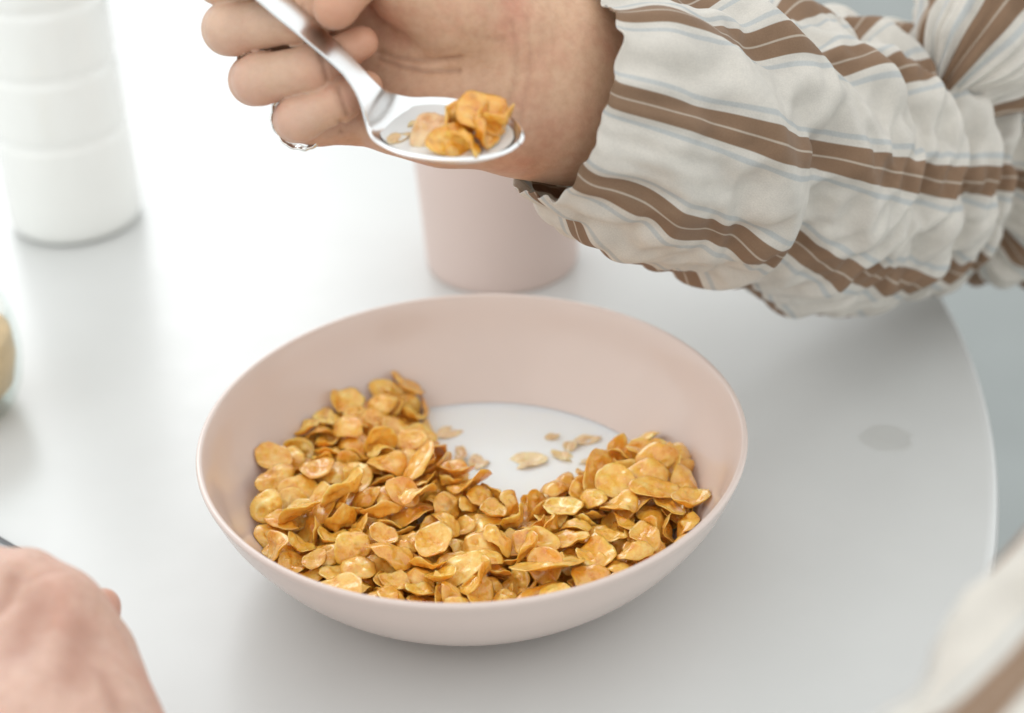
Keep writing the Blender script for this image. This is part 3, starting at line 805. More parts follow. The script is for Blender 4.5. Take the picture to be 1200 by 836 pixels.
(7,6318,-4724,-15451,3486,19185,-10779,-7284,-22061),
(10,9308,-14579,-2765,2766,19980,-8017,6915,-22643),
(4,8045,-5295,1969,2853,150,-5587,934,31494),
(15,8295,9754,-11173,3533,4721,-2043,-16310,27047),
(15,6857,-8217,8988,4119,31359,4916,-3558,1950),
(16,8707,6959,-13802,3450,29102,-4480,4561,11670),
(17,8624,-14748,5382,3287,6636,1480,-31001,-4089),
(10,10435,5582,-8709,2909,4056,-15973,27406,-1145),
(15,11392,-7795,-12759,3686,5345,8643,-30248,2406),
(12,6765,1994,-11289,3373,18492,-3892,9161,-24145),
(5,9301,-1985,-15671,3578,3210,-969,-10704,-29970),
(10,10492,-8318,-4781,3170,22460,19914,5695,9514),
(8,9348,-6358,3889,2442,24320,3234,-3577,20230),
(15,10245,-1940,882,2318,24472,1848,8282,18791),
(10,8772,3623,-10181,2425,1013,-3140,-31251,6040),
(8,7397,-12915,2315,2829,801,-5026,-5085,-31181),
(5,7799,7002,-12753,2477,5386,2872,30418,-7840),
(8,6986,-10826,4156,2351,29394,-11272,-2823,4998),
(16,9434,-12701,-5823,3248,1165,-13434,-28232,-6717),
(0,7649,-4658,5649,4428,7580,28715,9186,7590),
(11,5858,-4954,-6729,5042,5633,-3021,2013,31290),
(6,8727,6161,-6298,2974,30782,7949,-2009,3042),
(16,10435,-11903,8515,2854,15485,-987,4503,-27622),
(8,7498,-7450,-11937,2325,28716,1317,6635,12395),
(5,5934,-9084,-4557,2002,28582,4408,-707,13680),
(9,8045,5272,-13037,3034,24144,1535,2724,20768),
(5,9662,12912,-6698,2609,16492,-5870,1468,26747),
(11,9501,-9388,-3254,2739,31378,-5300,1721,-2892),
(16,10099,-2961,-3227,3203,3132,30674,7908,3280),
(17,9140,13333,5926,3390,10875,-27585,-11986,-1069),
(16,7406,-8664,1653,2885,7079,5417,10674,-28820),
(11,6701,-10285,12834,4126,3615,1220,-7000,30991),
(5,8772,3955,-637,2192,22791,-1493,-1805,-22340),
(12,10368,10913,-7617,2850,6445,30958,4356,2252),
(4,6574,-13629,-1461,2715,22228,-894,7074,-21888),
(1,6698,8156,-5360,1930,23549,-1900,-711,21571),
(13,9282,-11161,5675,3275,8177,-26729,-15425,-2189),
(0,6250,4444,580,3704,15160,-15836,12708,19543),
(5,7479,-4768,5396,2107,24466,5103,2930,19768),
(16,10259,12778,-107,2188,17896,-3138,2328,26238),
(11,9443,-9634,-10757,2612,16619,-10696,2678,-25025),
(9,7602,-8035,12400,2583,4942,-1971,5696,-31036),
(15,10019,-3443,-10733,2221,29818,2718,-2429,-11027),
(10,7468,-253,2624,2199,2259,-27541,15666,-3866),
(2,9687,-5440,-2073,2360,24425,-3426,-3448,-20094),
(7,11631,1459,-10714,2283,25207,-3097,1587,-19403),
(8,6014,-7958,4571,2165,396,-29697,-11477,-3195),
(5,8223,-7322,-8622,3320,13798,-27548,3536,-7889),
(3,6485,1872,-14853,3260,183,8826,-4519,-30424),
(5,8521,-13733,6979,3119,4153,13651,2667,28518),
(10,8260,-1323,-17083,5563,27705,601,-7024,-14378),
(1,9525,9115,2300,2557,152,-18079,-25143,-8059),
(13,6010,-11384,-1302,2116,28985,9304,-4931,-8545),
(11,8901,4660,-4694,2333,31089,-6595,-3098,-2102),
(6,9386,14226,-3403,2730,22267,2507,840,-22830),
(12,8147,12663,6329,2620,705,-1183,-14942,28264),
(8,10436,-5651,-6905,3163,14004,-2924,6243,27935),
(16,9830,-9802,11093,3207,31001,124,3365,7183),
(11,7672,8472,-10500,2414,1743,-12552,-29090,4142),
(14,8949,7085,-2331,2380,8663,-5708,3872,-30023),
(7,6830,3173,-3700,2326,4518,9073,30204,-3001),
(12,6860,-7193,10075,3528,29442,135,9509,8170),
(4,9872,-14081,533,3015,3211,-31562,-1361,-3958),
(16,11220,-4309,-9577,3162,3570,-9473,-30352,-535),
(9,8571,-6682,10394,2750,3149,31603,3885,-461),
(4,10441,-10930,-6841,2409,27237,6418,4487,-14861),
(4,7743,-11862,-1313,3732,215,-8849,-30748,-483),
(9,8776,5900,-6840,4326,11590,1055,2189,29728),
(12,9837,15685,-155,3685,4685,24801,12049,15549),
(16,6807,-8361,13901,4257,29848,4956,5290,-8975),
(13,7444,4060,-13534,4409,23612,21032,1510,4674),
(0,7581,6481,-11221,3235,5693,11651,-29233,1129),
(12,7073,-2525,-14499,4208,8656,-7579,-29818,-1581),
(11,7215,5399,-15831,4620,30905,216,-3476,-7535),
(17,6419,-2843,-6158,4555,15646,-1871,4573,-27474),
(16,7316,-5906,10020,3974,7653,-5474,-30571,939),
(12,7721,-4090,5302,3050,17041,5440,-25173,-8388),
(2,9887,-11723,4200,3787,31764,1971,3297,537),
(8,7556,11756,-2834,4195,8431,-8654,-5310,29152),
(17,6322,-1995,-12411,4121,3840,-29957,10565,-461),
(12,9314,6713,-10056,3823,6571,3108,-31040,2771),
(2,6866,-15267,-5370,4508,295,-30193,8021,-6927),
(0,9793,14306,4646,4429,8544,4623,12519,-27801),
(17,6824,-1114,2143,2568,1194,12104,-29517,2197),
(2,6705,7435,-11271,2012,4282,30133,-9751,1612),
(2,7426,-15255,703,4079,6869,3542,1379,-31022),
(8,7088,-7626,11688,4053,3814,19013,25414,-1445),
(5,10408,-9964,-7292,4595,2313,6093,18032,25619),
(8,7846,3714,-11885,3565,27719,-4161,2459,15242),
(10,7694,383,-14658,3723,1894,-19034,24689,6969),
(8,7825,-12304,455,3976,17488,7592,10137,-23617),
(14,7166,-7418,216,3542,22311,-10683,13839,-14852),
(6,7638,12087,4524,2076,29866,2900,-124,11117),
(13,8136,5399,-2635,2225,1467,-1925,-5134,-31493),
(5,9360,-6375,-10093,2489,5711,-1519,-31201,3948),
(11,8525,9588,-9039,2197,16497,-1499,1076,-27358),
(2,10305,-6098,-6878,2257,1135,-27142,-16534,3559),
(2,8344,1711,-13600,2065,30107,-191,-1858,-10681),
(1,8994,-2652,4035,2103,996,-27982,15210,2947),
(3,10475,5073,-17922,6670,2972,-2455,28350,-14333)]
FM = []
for i in range(NV):
    v, f = flake_arrays(i, 8, 28); FM.append(mesh('corn_flake_shape', v, f))
SOAKED = []
for m in FM[:6]:
    c = m.copy(); c.materials.append(M_SOAK); SOAKED.append(c)
for m in FM: m.materials.append(M_FLAKE)
DATA = np.array(FLAKES, float)
NIND = 284
root_bowl = 'golden corn flakes heaped in the pink bowl'
rest_V = []; rest_F = []
ang = lambda n: n
for k, d in enumerate(DATA):
    q = Quaternion(d[5:9] / 32000).normalized(); s = d[1] / 1e4; loc = Vector(d[2:5] / 2e5)
    if k in SKIP: continue
    if k < NIND:
        o = obj('corn_flake', FM[int(d[0])]); o.rotation_mode = 'QUATERNION'; o.rotation_quaternion = q; o.location = loc; o.scale = (s, s, s)
        if loc.x < -.058: reg = 'at the far left end of the heap'
        elif loc.x > .062: reg = 'at the far right end of the heap'
        elif loc.y < -.048: reg = 'close under the near rim, ' + ('left' if loc.x < -.012 else 'right') + ' half of the bowl'
        elif loc.y > .022 and loc.x < 0: reg = 'at the back left of the heap, beside the open milk'
        elif loc.y > .010: reg = 'at the back right of the heap, beside the open milk'
        elif loc.y > -.016: reg = 'on the milk side of the heap, ' + ('left' if loc.x < -.012 else 'right') + ' of the middle'
        else: reg = 'in the middle of the heap, ' + ('left' if loc.x < -.012 else 'right') + ' part'
        size = 'large' if s > 1.06 else 'small' if s < .80 else 'medium'
        tag(o, size + ' golden corn flake ' + reg, 'corn flake', root_bowl)
    else:
        Mx = Matrix.LocRotScale(loc, q, Vector((s, s, s))); v, f = flake_arrays(int(d[0]), 4, 14); b = len(rest_V)
        rest_V += [Mx @ Vector(p) for p in v]; rest_F += [tuple(b + i for i in g) for g in f]
o = obj('corn_flakes_below', mesh('corn_flakes_below', rest_V, rest_F), M_FLAKE); tag(o, 'corn flakes buried under the heap in the pink bowl', 'corn flakes', kind='stuff')
def hero(vi, px, py, z, rot, s, label, soaked=False, group=None, sc3=None):
    p = on_plane(px, py, z)
    if not soaked:                                   # rest on the heap: lower it until it meets a flake
        z = .052
        while z > .02:
            p = on_plane(px, py, z); c = DATA[:, 2:5] / 2e5
            if ((np.hypot(c[:, 0] - p[0], c[:, 1] - p[1]) < .008) & (c[:, 2] > z - .0040)).any(): break
            z -= .0005
    o = obj('corn_flake', (SOAKED if soaked else FM)[vi]); o.location = p; o.rotation_euler = rot; o.scale = sc3 or (s, s, s)
    tag(o, label, 'corn flake', group or root_bowl); return o
hero(3, 643, 662, .0355, (-.5, .1, .25), 1, 'largest flat oval corn flake near the front rim, right of centre', sc3=(1.12, 1.35, .8))
hero(6, 402, 574, .0375, (-.75, -.2, .5), 1.25, 'pale broad flake lit at the top of the left side of the heap')
hero(13, 560, 676, .0300, (-.9, .25, 1.3), 1.25, 'upright folded flake in front, left of the largest oval flake')
hero(10, 488, 577, .0400, (-.55, .3, .9), 1.15, 'cupped shiny flake on the crest of the heap at the middle of the bowl')
hero(8, 350, 600, .0405, (-.6, -.5, .1), 1.15, 'curled flake jutting out at the far left end of the heap')
G2 = 'milky corn flakes afloat behind the heap'
FLOAT = [(0, 617, 541, .9, (0, 0, .1), (1.0, .95, .5), 'largest oval corn flake afloat in the open milk'),
 (1, 562, 541, .9, (.1, .1, 1.2), (.72, .85, .6), 'round soaked flake afloat just left of the largest floating oval'),
 (2, 528, 507, .9, (.1, .15, .6), (.9, .7, .5), 'bent soaked flake at the left end of the open milk'),
 (3, 536, 533, .9, (-.5, .2, 1.9), (.55, .6, .7), 'orange flake half sunk in milk beside the heap, below the bent one'),
 (4, 647, 513, .9, (0, 0, 0), (.5, .3, .5), 'tiny sunken crumb of flake near the middle of the milk'),
 (5, 686, 517, .9, (0, 0, .3), (.75, .55, .5), 'small flake afloat at the far right of the milk'),
 (0, 661, 536, .9, (0, 0, 2.6), (.7, .45, .5), 'thin soaked flake nearest the right of the largest floating oval'),
 (1, 694, 541, .9, (0, 0, .1), (.75, .35, .5), 'narrow soaked flake afloat close to the right part of the heap'),
 (4, 668, 524, .9, (0, 0, .5), (.45, .5, .5), 'small round crumb between the floating flakes at right')]
for vi, px, py, _, rot, s3, lab in FLOAT:
    hero(vi, px, py, MZ + .0002, rot, 1, lab, True, G2, s3)

# ------------------------------------------------------------------ organic bodies: smooth union of tapered limbs, polygonised
def seg_d(P, a, b, ra, rb):
    pa = P - a; ba = b - a
    h = np.clip((pa @ ba) / float(ba @ ba), 0, 1)
    return np.sqrt(((pa - h[..., None] * ba) ** 2).sum(-1)) - (ra + (rb - ra) * h)
def smin(a, b, k):
    h = np.clip(.5 + .5 * (b - a) / k, 0, 1)
    return b + (a - b) * h - k * h * (1 - h)
class Body:
    """groups of chained cones; each group blends inside with k and onto what came before with K"""
    def __init__(s): s.g = []; s.creases = []; s.flush = []; s.bumps = []; s.pale = []
    def group(s, K, k, *chains, push=0):
        out = []
        for ch in chains:
            c2 = []
            for x, y, d, r in ch:
                d2 = d + push * min(1, max(0, (1010 - y) / 220)) - (.045 if push and y > 1100 else 0); c2.append((pt(x, y, d2), r * .001 * d2 / d))
            out.append(c2)
        s.g.append((K, k, out))
    def d(s, P):
        P = P.astype(np.float32); D = None
        for K, k, chains in s.g:
            G = None
            for ch in chains:
                for (a, ra), (b, rb) in zip(ch[:-1], ch[1:]):
                    t = seg_d(P, a.astype(np.float32), b.astype(np.float32), ra, rb); G = t if G is None else smin(G, t, k)
            D = G if D is None else smin(D, G, K)
        for L, sig, amp in s.creases:
            c = None
            for a, b in zip(L[:-1], L[1:]):
                t = seg_d(P, a.astype(np.float32), b.astype(np.float32), 0, 0); c = t if c is None else np.minimum(c, t)
            D = D + amp * np.exp(-(c / sig) ** 2)
        for c, sig, amp in s.bumps:
            D = D - amp * np.exp(-((P - c.astype(np.float32)) ** 2).sum(-1) / (sig * sig))
        return D
    def box(s):
        P = np.array([p for _, _, cs_ in s.g for ch in cs_ for p, r in ch]); return tuple(P.min(0) - .036), tuple(P.max(0) + .036)
    def hit(s, x, y, d0=.5, d1=.9):
        t = np.linspace(d0, d1, 1600); P = np.array([pt(x, y, q) for q in t]); D = s.d(P); i = np.argmax(D < 0)
        return P[i] if (D < 0).any() else None
    def crease(s, pts, sig=.0010, amp=.0009):
        L = [s.hit(*p) for p in pts]; L = [p for p in L if p is not None]
        if len(L) > 1: return (L, sig, amp)
    def build(s, name, h, mat, parent, lo, hi):
        nx, ny, nz = [int((hi[i] - lo[i]) / h) + 1 for i in range(3)]
        ax = [lo[i] + h * np.arange(n) for i, n in enumerate((nx, ny, nz))]
        S = np.empty((nx, ny, nz), np.float32)
        Y, Z = np.meshgrid(ax[1], ax[2], indexing='ij')
        for x0 in range(0, nx, 8):
            xs = ax[0][x0:x0 + 8]
            P = np.empty((len(xs), ny, nz, 3), np.float32); P[..., 0] = xs[:, None, None]; P[..., 1] = Y; P[..., 2] = Z
            S[x0:x0 + 8] = s.d(P)
        I = S < 0
        cnt = np.zeros((nx - 1, ny - 1, nz - 1), np.int8); corners = [(a, b, c) for a in (0, 1) for b in (0, 1) for c in (0, 1)]
        sl = lambda A, c: A[c[0]:nx - 1 + c[0], c[1]:ny - 1 + c[1], c[2]:nz - 1 + c[2]]
        for c in corners: cnt += sl(I, c)
        act = (cnt > 0) & (cnt < 8); ci = np.argwhere(act); n = len(ci)
        idx = -np.ones(act.shape, int); idx[act] = np.arange(n)
        acc = np.zeros((n, 3)); num = np.zeros(n)
        for c in corners:
            for a in range(3):
                if c[a]: continue
                e = list(c); e[a] = 1
                v0 = S[ci[:, 0] + c[0], ci[:, 1] + c[1], ci[:, 2] + c[2]]; v1 = S[ci[:, 0] + e[0], ci[:, 1] + e[1], ci[:, 2] + e[2]]
                m = (v0 < 0) != (v1 < 0); t = np.where(m, v0 / np.where(v0 == v1, 1, v0 - v1), 0)
                p = np.tile(np.array(c, float), (n, 1)); p[:, a] = t; acc += p * m[:, None]; num += m
        V = (ci + acc / num[:, None]) * h + np.array(lo)
        for _ in range(3):
            e = .0003; d0 = s.d(V)[:, None]
            g = np.stack([s.d(V + e * np.eye(3)[i]) - s.d(V - e * np.eye(3)[i]) for i in range(3)], 1) / (2 * e)
            V = V - .8 * g * d0 / np.maximum((g ** 2).sum(1, keepdims=True), .2)
        F = []
        for a in range(3):
            b, c = (a + 1) % 3, (a + 2) % 3
            sh = [slice(None)] * 3; sh2 = [slice(None)] * 3; sh[a] = slice(0, -1); sh2[a] = slice(1, None)
            ch = I[tuple(sh)] != I[tuple(sh2)]
            ed = np.argwhere(ch); dim = act.shape
            ok = (ed[:, b] > 0) & (ed[:, c] > 0) & (ed[:, b] < dim[b]) & (ed[:, c] < dim[c]); ed = ed[ok]
            inside = I[tuple(sh)][tuple(ed.T)]
            q = []
            for ob, oc in ((-1, -1), (0, -1), (0, 0), (-1, 0)):
                t = ed.copy(); t[:, b] += ob; t[:, c] += oc; q.append(idx[t[:, 0], t[:, 1], t[:, 2]])
            Q = np.stack(q, 1); Q[~inside] = Q[~inside][:, ::-1]; F.append(Q)
        F = np.concatenate(F); F = F[(F >= 0).all(1)]
        m = bpy.data.meshes.new(name); m.from_pydata(V.tolist(), [], F.tolist()); m.polygons.foreach_set('use_smooth', [True] * len(m.polygons)); m.update()
        cr = np.zeros(n)
        for L, sig, amp in s.creases:
            c = np.full(n, 9.0)
            for a, b in zip(L[:-1], L[1:]): c = np.minimum(c, seg_d(V, a, b, 0, 0))
            cr = np.maximum(cr, min(.6, amp / .0012) * np.exp(-(c / (sig * .9)) ** 2))
        fu = np.zeros(n)
        for p, rad, a in s.flush: fu = np.maximum(fu, a * np.exp(-((V - p) ** 2).sum(1) / rad ** 2))
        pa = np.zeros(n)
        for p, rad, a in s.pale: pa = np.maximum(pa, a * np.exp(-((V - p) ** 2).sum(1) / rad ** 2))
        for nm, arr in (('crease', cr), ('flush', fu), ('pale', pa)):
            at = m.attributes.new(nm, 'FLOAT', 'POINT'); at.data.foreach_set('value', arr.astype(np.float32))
        return obj(name, m, mat, parent)

# ---- the eater on the right: hand with spoon, striped sleeves
eater = empty('person', (.30, .20, .05)); EL = Vector(eater.location)
tag(eater, 'person reaching in from the right in a brown striped white shirt, lifting the spoon', 'person')
H = Body()
# forearm, wrist, palm
H.group(.010, .016,
    [(860, 150, .785, 28), (740, 112, .738, 26), (650, 68, .708, 25.5), (560, 45, .700, 19)],
    [(860, 180, .785, 28), (740, 148, .740, 26), (645, 128, .712, 24.5), (560, 128, .702, 17)],
    [(590, 20, .704, 21), (500, -30, .700, 15), (415, -42, .698, 11.5)],
    [(590, 60, .704, 21), (500, 25, .702, 14), (405, 18, .700, 11.5)],
    [(590, 100, .704, 20), (500, 85, .704, 14), (410, 76, .701, 11)],
    [(590, 135, .704, 17.5), (500, 132, .704, 14), (418, 134, .702, 11.5)])
H.group(.007, .010, [(590, 150, .694, 14), (520, 148, .691, 13), (462, 142, .694, 11)])           # heel of the little finger side
H.group(.005, .009, [(600, 40, .690, 17), (535, 8, .682, 18), (480, -22, .676, 14.5), (452, -70, .668, 11)])   # ball of the thumb
# fingers: proximal bones lie behind, middle and end bones fold forward over them
H.group(.003, .0035, [(415, -42, .699, 10), (300, -34, .696, 9.5), (258, -25, .690, 9.2)], [(258, -25, .688, 9.2), (262, -24, .679, 9.0), (345, -40, .672, 8.2), (400, -52, .668, 7.2)])
H.group(.0012, .0035, [(405, 18, .701, 10), (310, 38, .697, 10.2), (268, 34, .691, 9.4)], [(268, 34, .688, 9.4), (272, 34, .680, 9.2), (352, 22, .674, 8.6), (398, 8, .672, 7.6)])
H.group(.0010, .0035, [(410, 76, .701, 10), (335, 88, .697, 9.4), (298, 94, .691, 9.0)], [(298, 94, .688, 9.0), (304, 93, .680, 9.0), (372, 78, .673, 8.0), (424, 50, .671, 6.0)])
H.group(.0010, .0035, [(418, 140, .700, 10), (372, 142, .696, 8.8), (347, 141, .691, 8.0)], [(347, 140, .688, 8.0), (352, 138, .681, 8.2), (398, 119, .674, 7.2), (430, 102, .672, 5.8)])
# thumb
H.group(.0016, .004, [(452, -70, .668, 11), (424, -36, .661, 9.6), (393, 9, .656, 8.0)])
H.flush = [(pt(424, 50, .668), .011, .75), (pt(393, 15, .652), .012, .8), (pt(375, 75, .665), .009, .5), (pt(420, 110, .668), .011, .55), (pt(355, 20, .666), .008, .3), (pt(330, 145, .68), .010, .35), (pt(280, 105, .68), .01, .3), (pt(470, 150, .685), .02, .3)]
H.pale = [(pt(x, y, .68), .016, .55) for x, y in ((265, 34), (310, 32), (300, 94), (340, 88), (355, 138))]  # spots where the window light on the fingers is painted in
cs = [H.crease(c, s_, a_) for c, s_, a_ in (
    ([(444, 60), (460, 66), (484, 70), (510, 71), (540, 67)], .0011, .0010),
    ([(444, 68), (470, 78), (500, 84), (538, 83)], .0010, .0007),
    ([(399, 142), (400, 155), (399, 176)], .0009, .0010),
    ([(408, 165), (440, 160), (470, 168)], .0010, .0003),
    ([(600, 25), (606, 60), (602, 100), (590, 140), (575, 172)], .0012, .0003),
    ([(618, 20), (622, 70), (616, 115), (604, 160)], .0012, .00022),
    ([(520, 20), (550, 40), (590, 48)], .0013, .00018),
    ([(354, 6), (358, 24), (360, 46)], .0010, .0006),
    ([(374, 60), (379, 76), (383, 94)], .0009, .0006),
    ([(396, 102), (401, 118), (407, 134)], .0009, .0005))]
H.creases = [c for c in cs if c]
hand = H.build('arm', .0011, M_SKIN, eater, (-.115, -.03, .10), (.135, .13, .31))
hand.location = -EL
# thumb nail, turned up and away
# ring on the little finger
def torus(name, c, axis, R, r_, mat, parent, sx=1.0, twist=0):
    ax = Vector(axis).normalized(); q = ax.to_track_quat('Z', 'Y'); V = []; F = []; n1, n2 = 72, 12
    for i in range(n1):
        a = 2 * math.pi * i / n1
        for j in range(n2):
            b = 2 * math.pi * j / n2; rr_ = R + r_ * .55 * math.cos(b) + .00022 * math.sin(a * 14 + (b > 3.1) * 2)
            p = q @ Vector((rr_ * math.cos(a) * sx, rr_ * math.sin(a), r_ * 1.5 * math.sin(b) + .0004 * math.sin(7 * a))); V.append(Vector(c) + p)
    for i in range(n1):
        for j in range(n2): F.append((i * n2 + j, i * n2 + (j + 1) % n2, ((i + 1) % n1) * n2 + (j + 1) % n2, ((i + 1) % n1) * n2 + j))
    return obj(name, mesh(name, V, F), mat, parent)
ra_, rb_ = pt(352, 143, .6945), pt(372, 140, .6965)
rg = torus('finger_ring', pt(350, 141, .6935), (.45, .85, -.10), .0111, .0014, M_SILVER, eater); rg.location = -EL

# ------------------------------------------------------------------ sleeves: a cloth tube relaxed by its own constraints until it buckles
def spline(P, n):
    P = [np.array(p, float) for p in P]; D = smooth_profile(P, 24); D = np.array(D)
    L = np.r_[0, np.cumsum(np.linalg.norm(np.diff(D, axis=0)[:, :3], axis=1))]; t = np.linspace(0, L[-1], n)
    return np.stack([np.interp(t, L, D[:, i]) for i in range(D.shape[1])], 1), L[-1]
def sleeve(name, ctrl, nu, nv, width, extra_u, extra_v, seedn, iters, voff, parent, folds, deep=(), inner=.033, flare=None, floor_z=.0022, gather=1.0):
    R = np.random.RandomState(seedn)
    eu = np.interp(np.linspace(0, 1, nu), *extra_u)[:, None]; ev = np.interp(np.linspace(0, 1, nu), *extra_v)[:, None]
    S_, Ltot = spline([[*pt(a, b, d), r_] for a, b, d, r_ in ctrl], nu); Cn = S_[:, :3]; Rad = S_[:, 3]
    T = np.gradient(Cn, axis=0); T /= np.linalg.norm(T, axis=1)[:, None]
    N = np.zeros_like(T); a0 = np.array([0, 0, 1.0]); a0 -= T[0] * (a0 @ T[0]); N[0] = a0 / np.linalg.norm(a0)
    for i in range(1, nu): v = N[i - 1] - T[i] * (N[i - 1] @ T[i]); N[i] = v / np.linalg.norm(v)
    B = np.cross(T, N)
    th = 2 * np.pi * np.arange(nv) / nv
    def place(rad): return Cn[:, None] + rad[..., None] * (np.cos(th)[None, :, None] * N[:, None] + np.sin(th)[None, :, None] * B[:, None])
    base = place(np.repeat(Rad[:, None], nv, 1))
    s_ = np.linspace(0, Ltot, nu)[:, None]; vv = th[None] 
    noise = R.randn(nu, nv)
    for _ in range(14): noise = (noise + np.roll(noise, 1, 1) + np.roll(noise, -1, 1) + np.vstack([noise[1:], noise[-1:]]) + np.vstack([noise[:1], noise[:-1]])) / 5
    noise /= noise.std()
    disp = noise * .0016
    for (u0, u1, wl, skew, amp, phs) in folds:
        env = np.exp(-(((s_ / Ltot) - (u0 + u1) / 2) / ((u1 - u0) / 2)) ** 4)
        ph_ = 2 * np.pi * (s_ + skew * .05 * np.cos(vv + phs) + .004 * noise) / wl + phs
        m_ = .55 + .45 * np.sin(vv * 1.0 + phs * 2.1)
        disp = disp + amp * env * m_ * (1 - 2 * np.abs(np.sin(ph_ / 2)) ** .8)
    disp += gather * .0012 * np.exp(-s_ / .045) * np.sin(9 * vv + 2 * np.sin(3 * vv)) + gather * .0026 * np.exp(-((s_ - .012) / .022) ** 2) * np.sin(27 * vv + 2.5 * np.sin(4 * vv) + 60 * s_) 
    for f0, sk, wd, dp, va, vw in deep:      # single deep creases: place along the arm, slant, width, depth, side, reach
        disp = disp - dp * np.exp(-((s_ - f0 * Ltot - sk * np.sin(vv - va)) / wd) ** 2) * np.exp(-(np.abs((vv - va + np.pi) % (2 * np.pi) - np.pi) / vw) ** 4)
    P = place(Rad[:, None] + disp)
    P[..., 2] = np.maximum(P[..., 2], floor_z)
    def rolls(A, di, dj):
        Q = np.roll(A, -dj, 1) if dj else A
        return A[:nu - di], Q[di:]
    cons = []
    for di, dj, k, ex in ((1, 0, 1, 1 + eu), (0, 1, 1, 1 + ev), (1, 1, .5, None), (1, -1, .5, None), (2, 0, .08, 1 + eu * .95), (0, 2, .06, 1 + ev), (4, 0, .02, 1 + eu * .7), (0, 4, .02, 1 + ev * .9)):
        A, Bq = rolls(base, di, dj); L0 = np.linalg.norm(Bq - A, axis=2)
        if ex is None:
            a = np.linalg.norm(rolls(base, 1, 0)[1] - rolls(base, 1, 0)[0], axis=2) * (1 + eu[:nu - 1]); b = np.linalg.norm(rolls(base, 0, 1)[1] - base, axis=2)[:nu - 1] * (1 + ev[:nu - 1])
            L0 = np.sqrt(a * a + b * b)
        else: L0 = L0 * ex[:nu - di]
        cons.append((di, dj, k, L0))
    pin = P[0].copy(); pinl = P[-1].copy(); vel = np.zeros_like(P)
    for it in range(iters):
        P[..., 2] -= .00002
        acc = np.zeros_like(P); cn = np.zeros((nu, nv, 1))
        for di, dj, k, L0 in cons:
            A, Bq = rolls(P, di, dj); d = Bq - A; L = np.linalg.norm(d, axis=2)
            if di + abs(dj) > 2 or (di == 2 or dj == 2):   # bending: only resist shortening
                c = np.where(L < L0, (L - L0), 0) / np.maximum(L, 1e-9) * k * .5
            else: c = (L - L0) / np.maximum(L, 1e-9) * k * .5
            cd_ = c[..., None] * d
            acc[:nu - di] += cd_; cn[:nu - di] += k
            t = np.zeros_like(P); t[di:] = cd_; acc -= np.roll(t, dj, 1) if dj else t
            w_ = np.zeros((nu, nv, 1)); w_[di:] = k; cn += w_
        P += 1.15 * acc / cn
        rel = P - Cn[:, None]; dl = np.linalg.norm(rel, axis=2, keepdims=True)
        P = np.where(dl < inner, Cn[:, None] + rel / np.maximum(dl, 1e-9) * inner, P)
        mx = Rad[:, None, None] * 1.12 + .004; dl = np.linalg.norm(P - Cn[:, None], axis=2, keepdims=True)
        P = np.where(dl > mx, Cn[:, None] + (P - Cn[:, None]) / dl * (mx + (dl - mx) * .8), P)
        P[..., 2] = np.maximum(P[..., 2], floor_z)
        P[0] = .93 * P[0] + .07 * pin; P[-1] = pinl
    for _ in range(2 if False else (1 if iters else 0)):
        Q = P.copy(); Q[1:-1] = .5 * P[1:-1] + .25 * (P[2:] + P[:-2]); P = .5 * Q + .25 * (np.roll(Q, 1, 1) + np.roll(Q, -1, 1))
    V = P.reshape(-1, 3); F = [(i * nv + j, i * nv + (j + 1) % nv, (i + 1) * nv + (j + 1) % nv, (i + 1) * nv + j) for i in range(nu - 1) for j in range(nv)]
    m = mesh(name, V, F); uvl = m.uv_layers.new(name='UVMap')
    lv = np.zeros(len(m.loops), int); m.loops.foreach_get('vertex_index', lv); U = np.stack([lv // nv, lv % nv], 1).astype(float)
    q = U[:, 1].reshape(-1, 4); seam = (q.max(1) - q.min(1)) > nv / 2; q[seam] = np.where(q[seam] == 0, nv, q[seam]); U[:, 1] = q.ravel()
    uv = np.stack([U[:, 0] / (nu - 1) * Ltot * 1.15, U[:, 1] / nv * width + voff], 1)
    uvl.data.foreach_set('uv', uv.astype(np.float32).ravel())
    o = obj(name, m, M_CLOTH, parent); o.location = -EL
    md = o.modifiers.new('thick', 'SOLIDIFY'); md.thickness = .0007; md.offset = 0; md2 = o.modifiers.new('sub', 'SUBSURF'); md2.levels = 1; md2.render_levels = 1
    return o
sleeve('shirt_sleeve',
    [(655, 104, .700, .0418), (708, 119, .7105, .0470), (772, 141, .736, .0550), (880, 168, .790, .0605), (985, 188, .845, .0680), (1085, 186, .880, .0640), (1180, 202, .900, .0610), (1300, 200, .915, .0600)],
    230, 190, .40, SL_U, SL_V, 11, SL_IT, VOFF, eater,
    [(.04, .42, .062, 1.0, .0065, .4), (.30, .75, .036, 1.2, .0085, 1.2), (.42, .88, .0165, .9, .0075, 2.9), (.70, 1.0, .05, .8, .006, .2)],
    deep=[(.78, .010, .0075, .030, 1.5, 1.5), (.70, .010, .005, .016, 1.2, 1.2), (.60, .014, .006, .014, 1.3, 1.3), (.47, .02, .009, .010, 1.0, 1.0), (.30, .02, .010, .008, 1.6, .8), (.90, -.012, .008, .024, 1.8, 1.3)])
sleeve('shirt_sleeve', [(1099, 116, .825, .006), (1112, 96, .826, .019), (1150, 50, .832, .036), (1205, -20, .845, .050), (1300, -120, .87, .06)],
    80, 120, .19, ((0, 1), (.08, .08)), ((0, 1), (.02, .02)), 8, 0, .008, eater, [(.1, .9, .05, .8, .004, 1.0)], inner=.004)
s2 = sleeve('shirt_sleeve', [(1110, 1060, .455, .044), (1205, 985, .460, .046), (1290, 900, .465, .050), (1385, 790, .475, .054), (1480, 640, .50, .058)],
    60, 90, .36, ((0, 1), (.08, .08)), ((0, 1), (.03, .03)), 4, 0, -.013, eater, [(.2, .9, .055, .8, .003, 1.0)], inner=.02, floor_z=-.5)

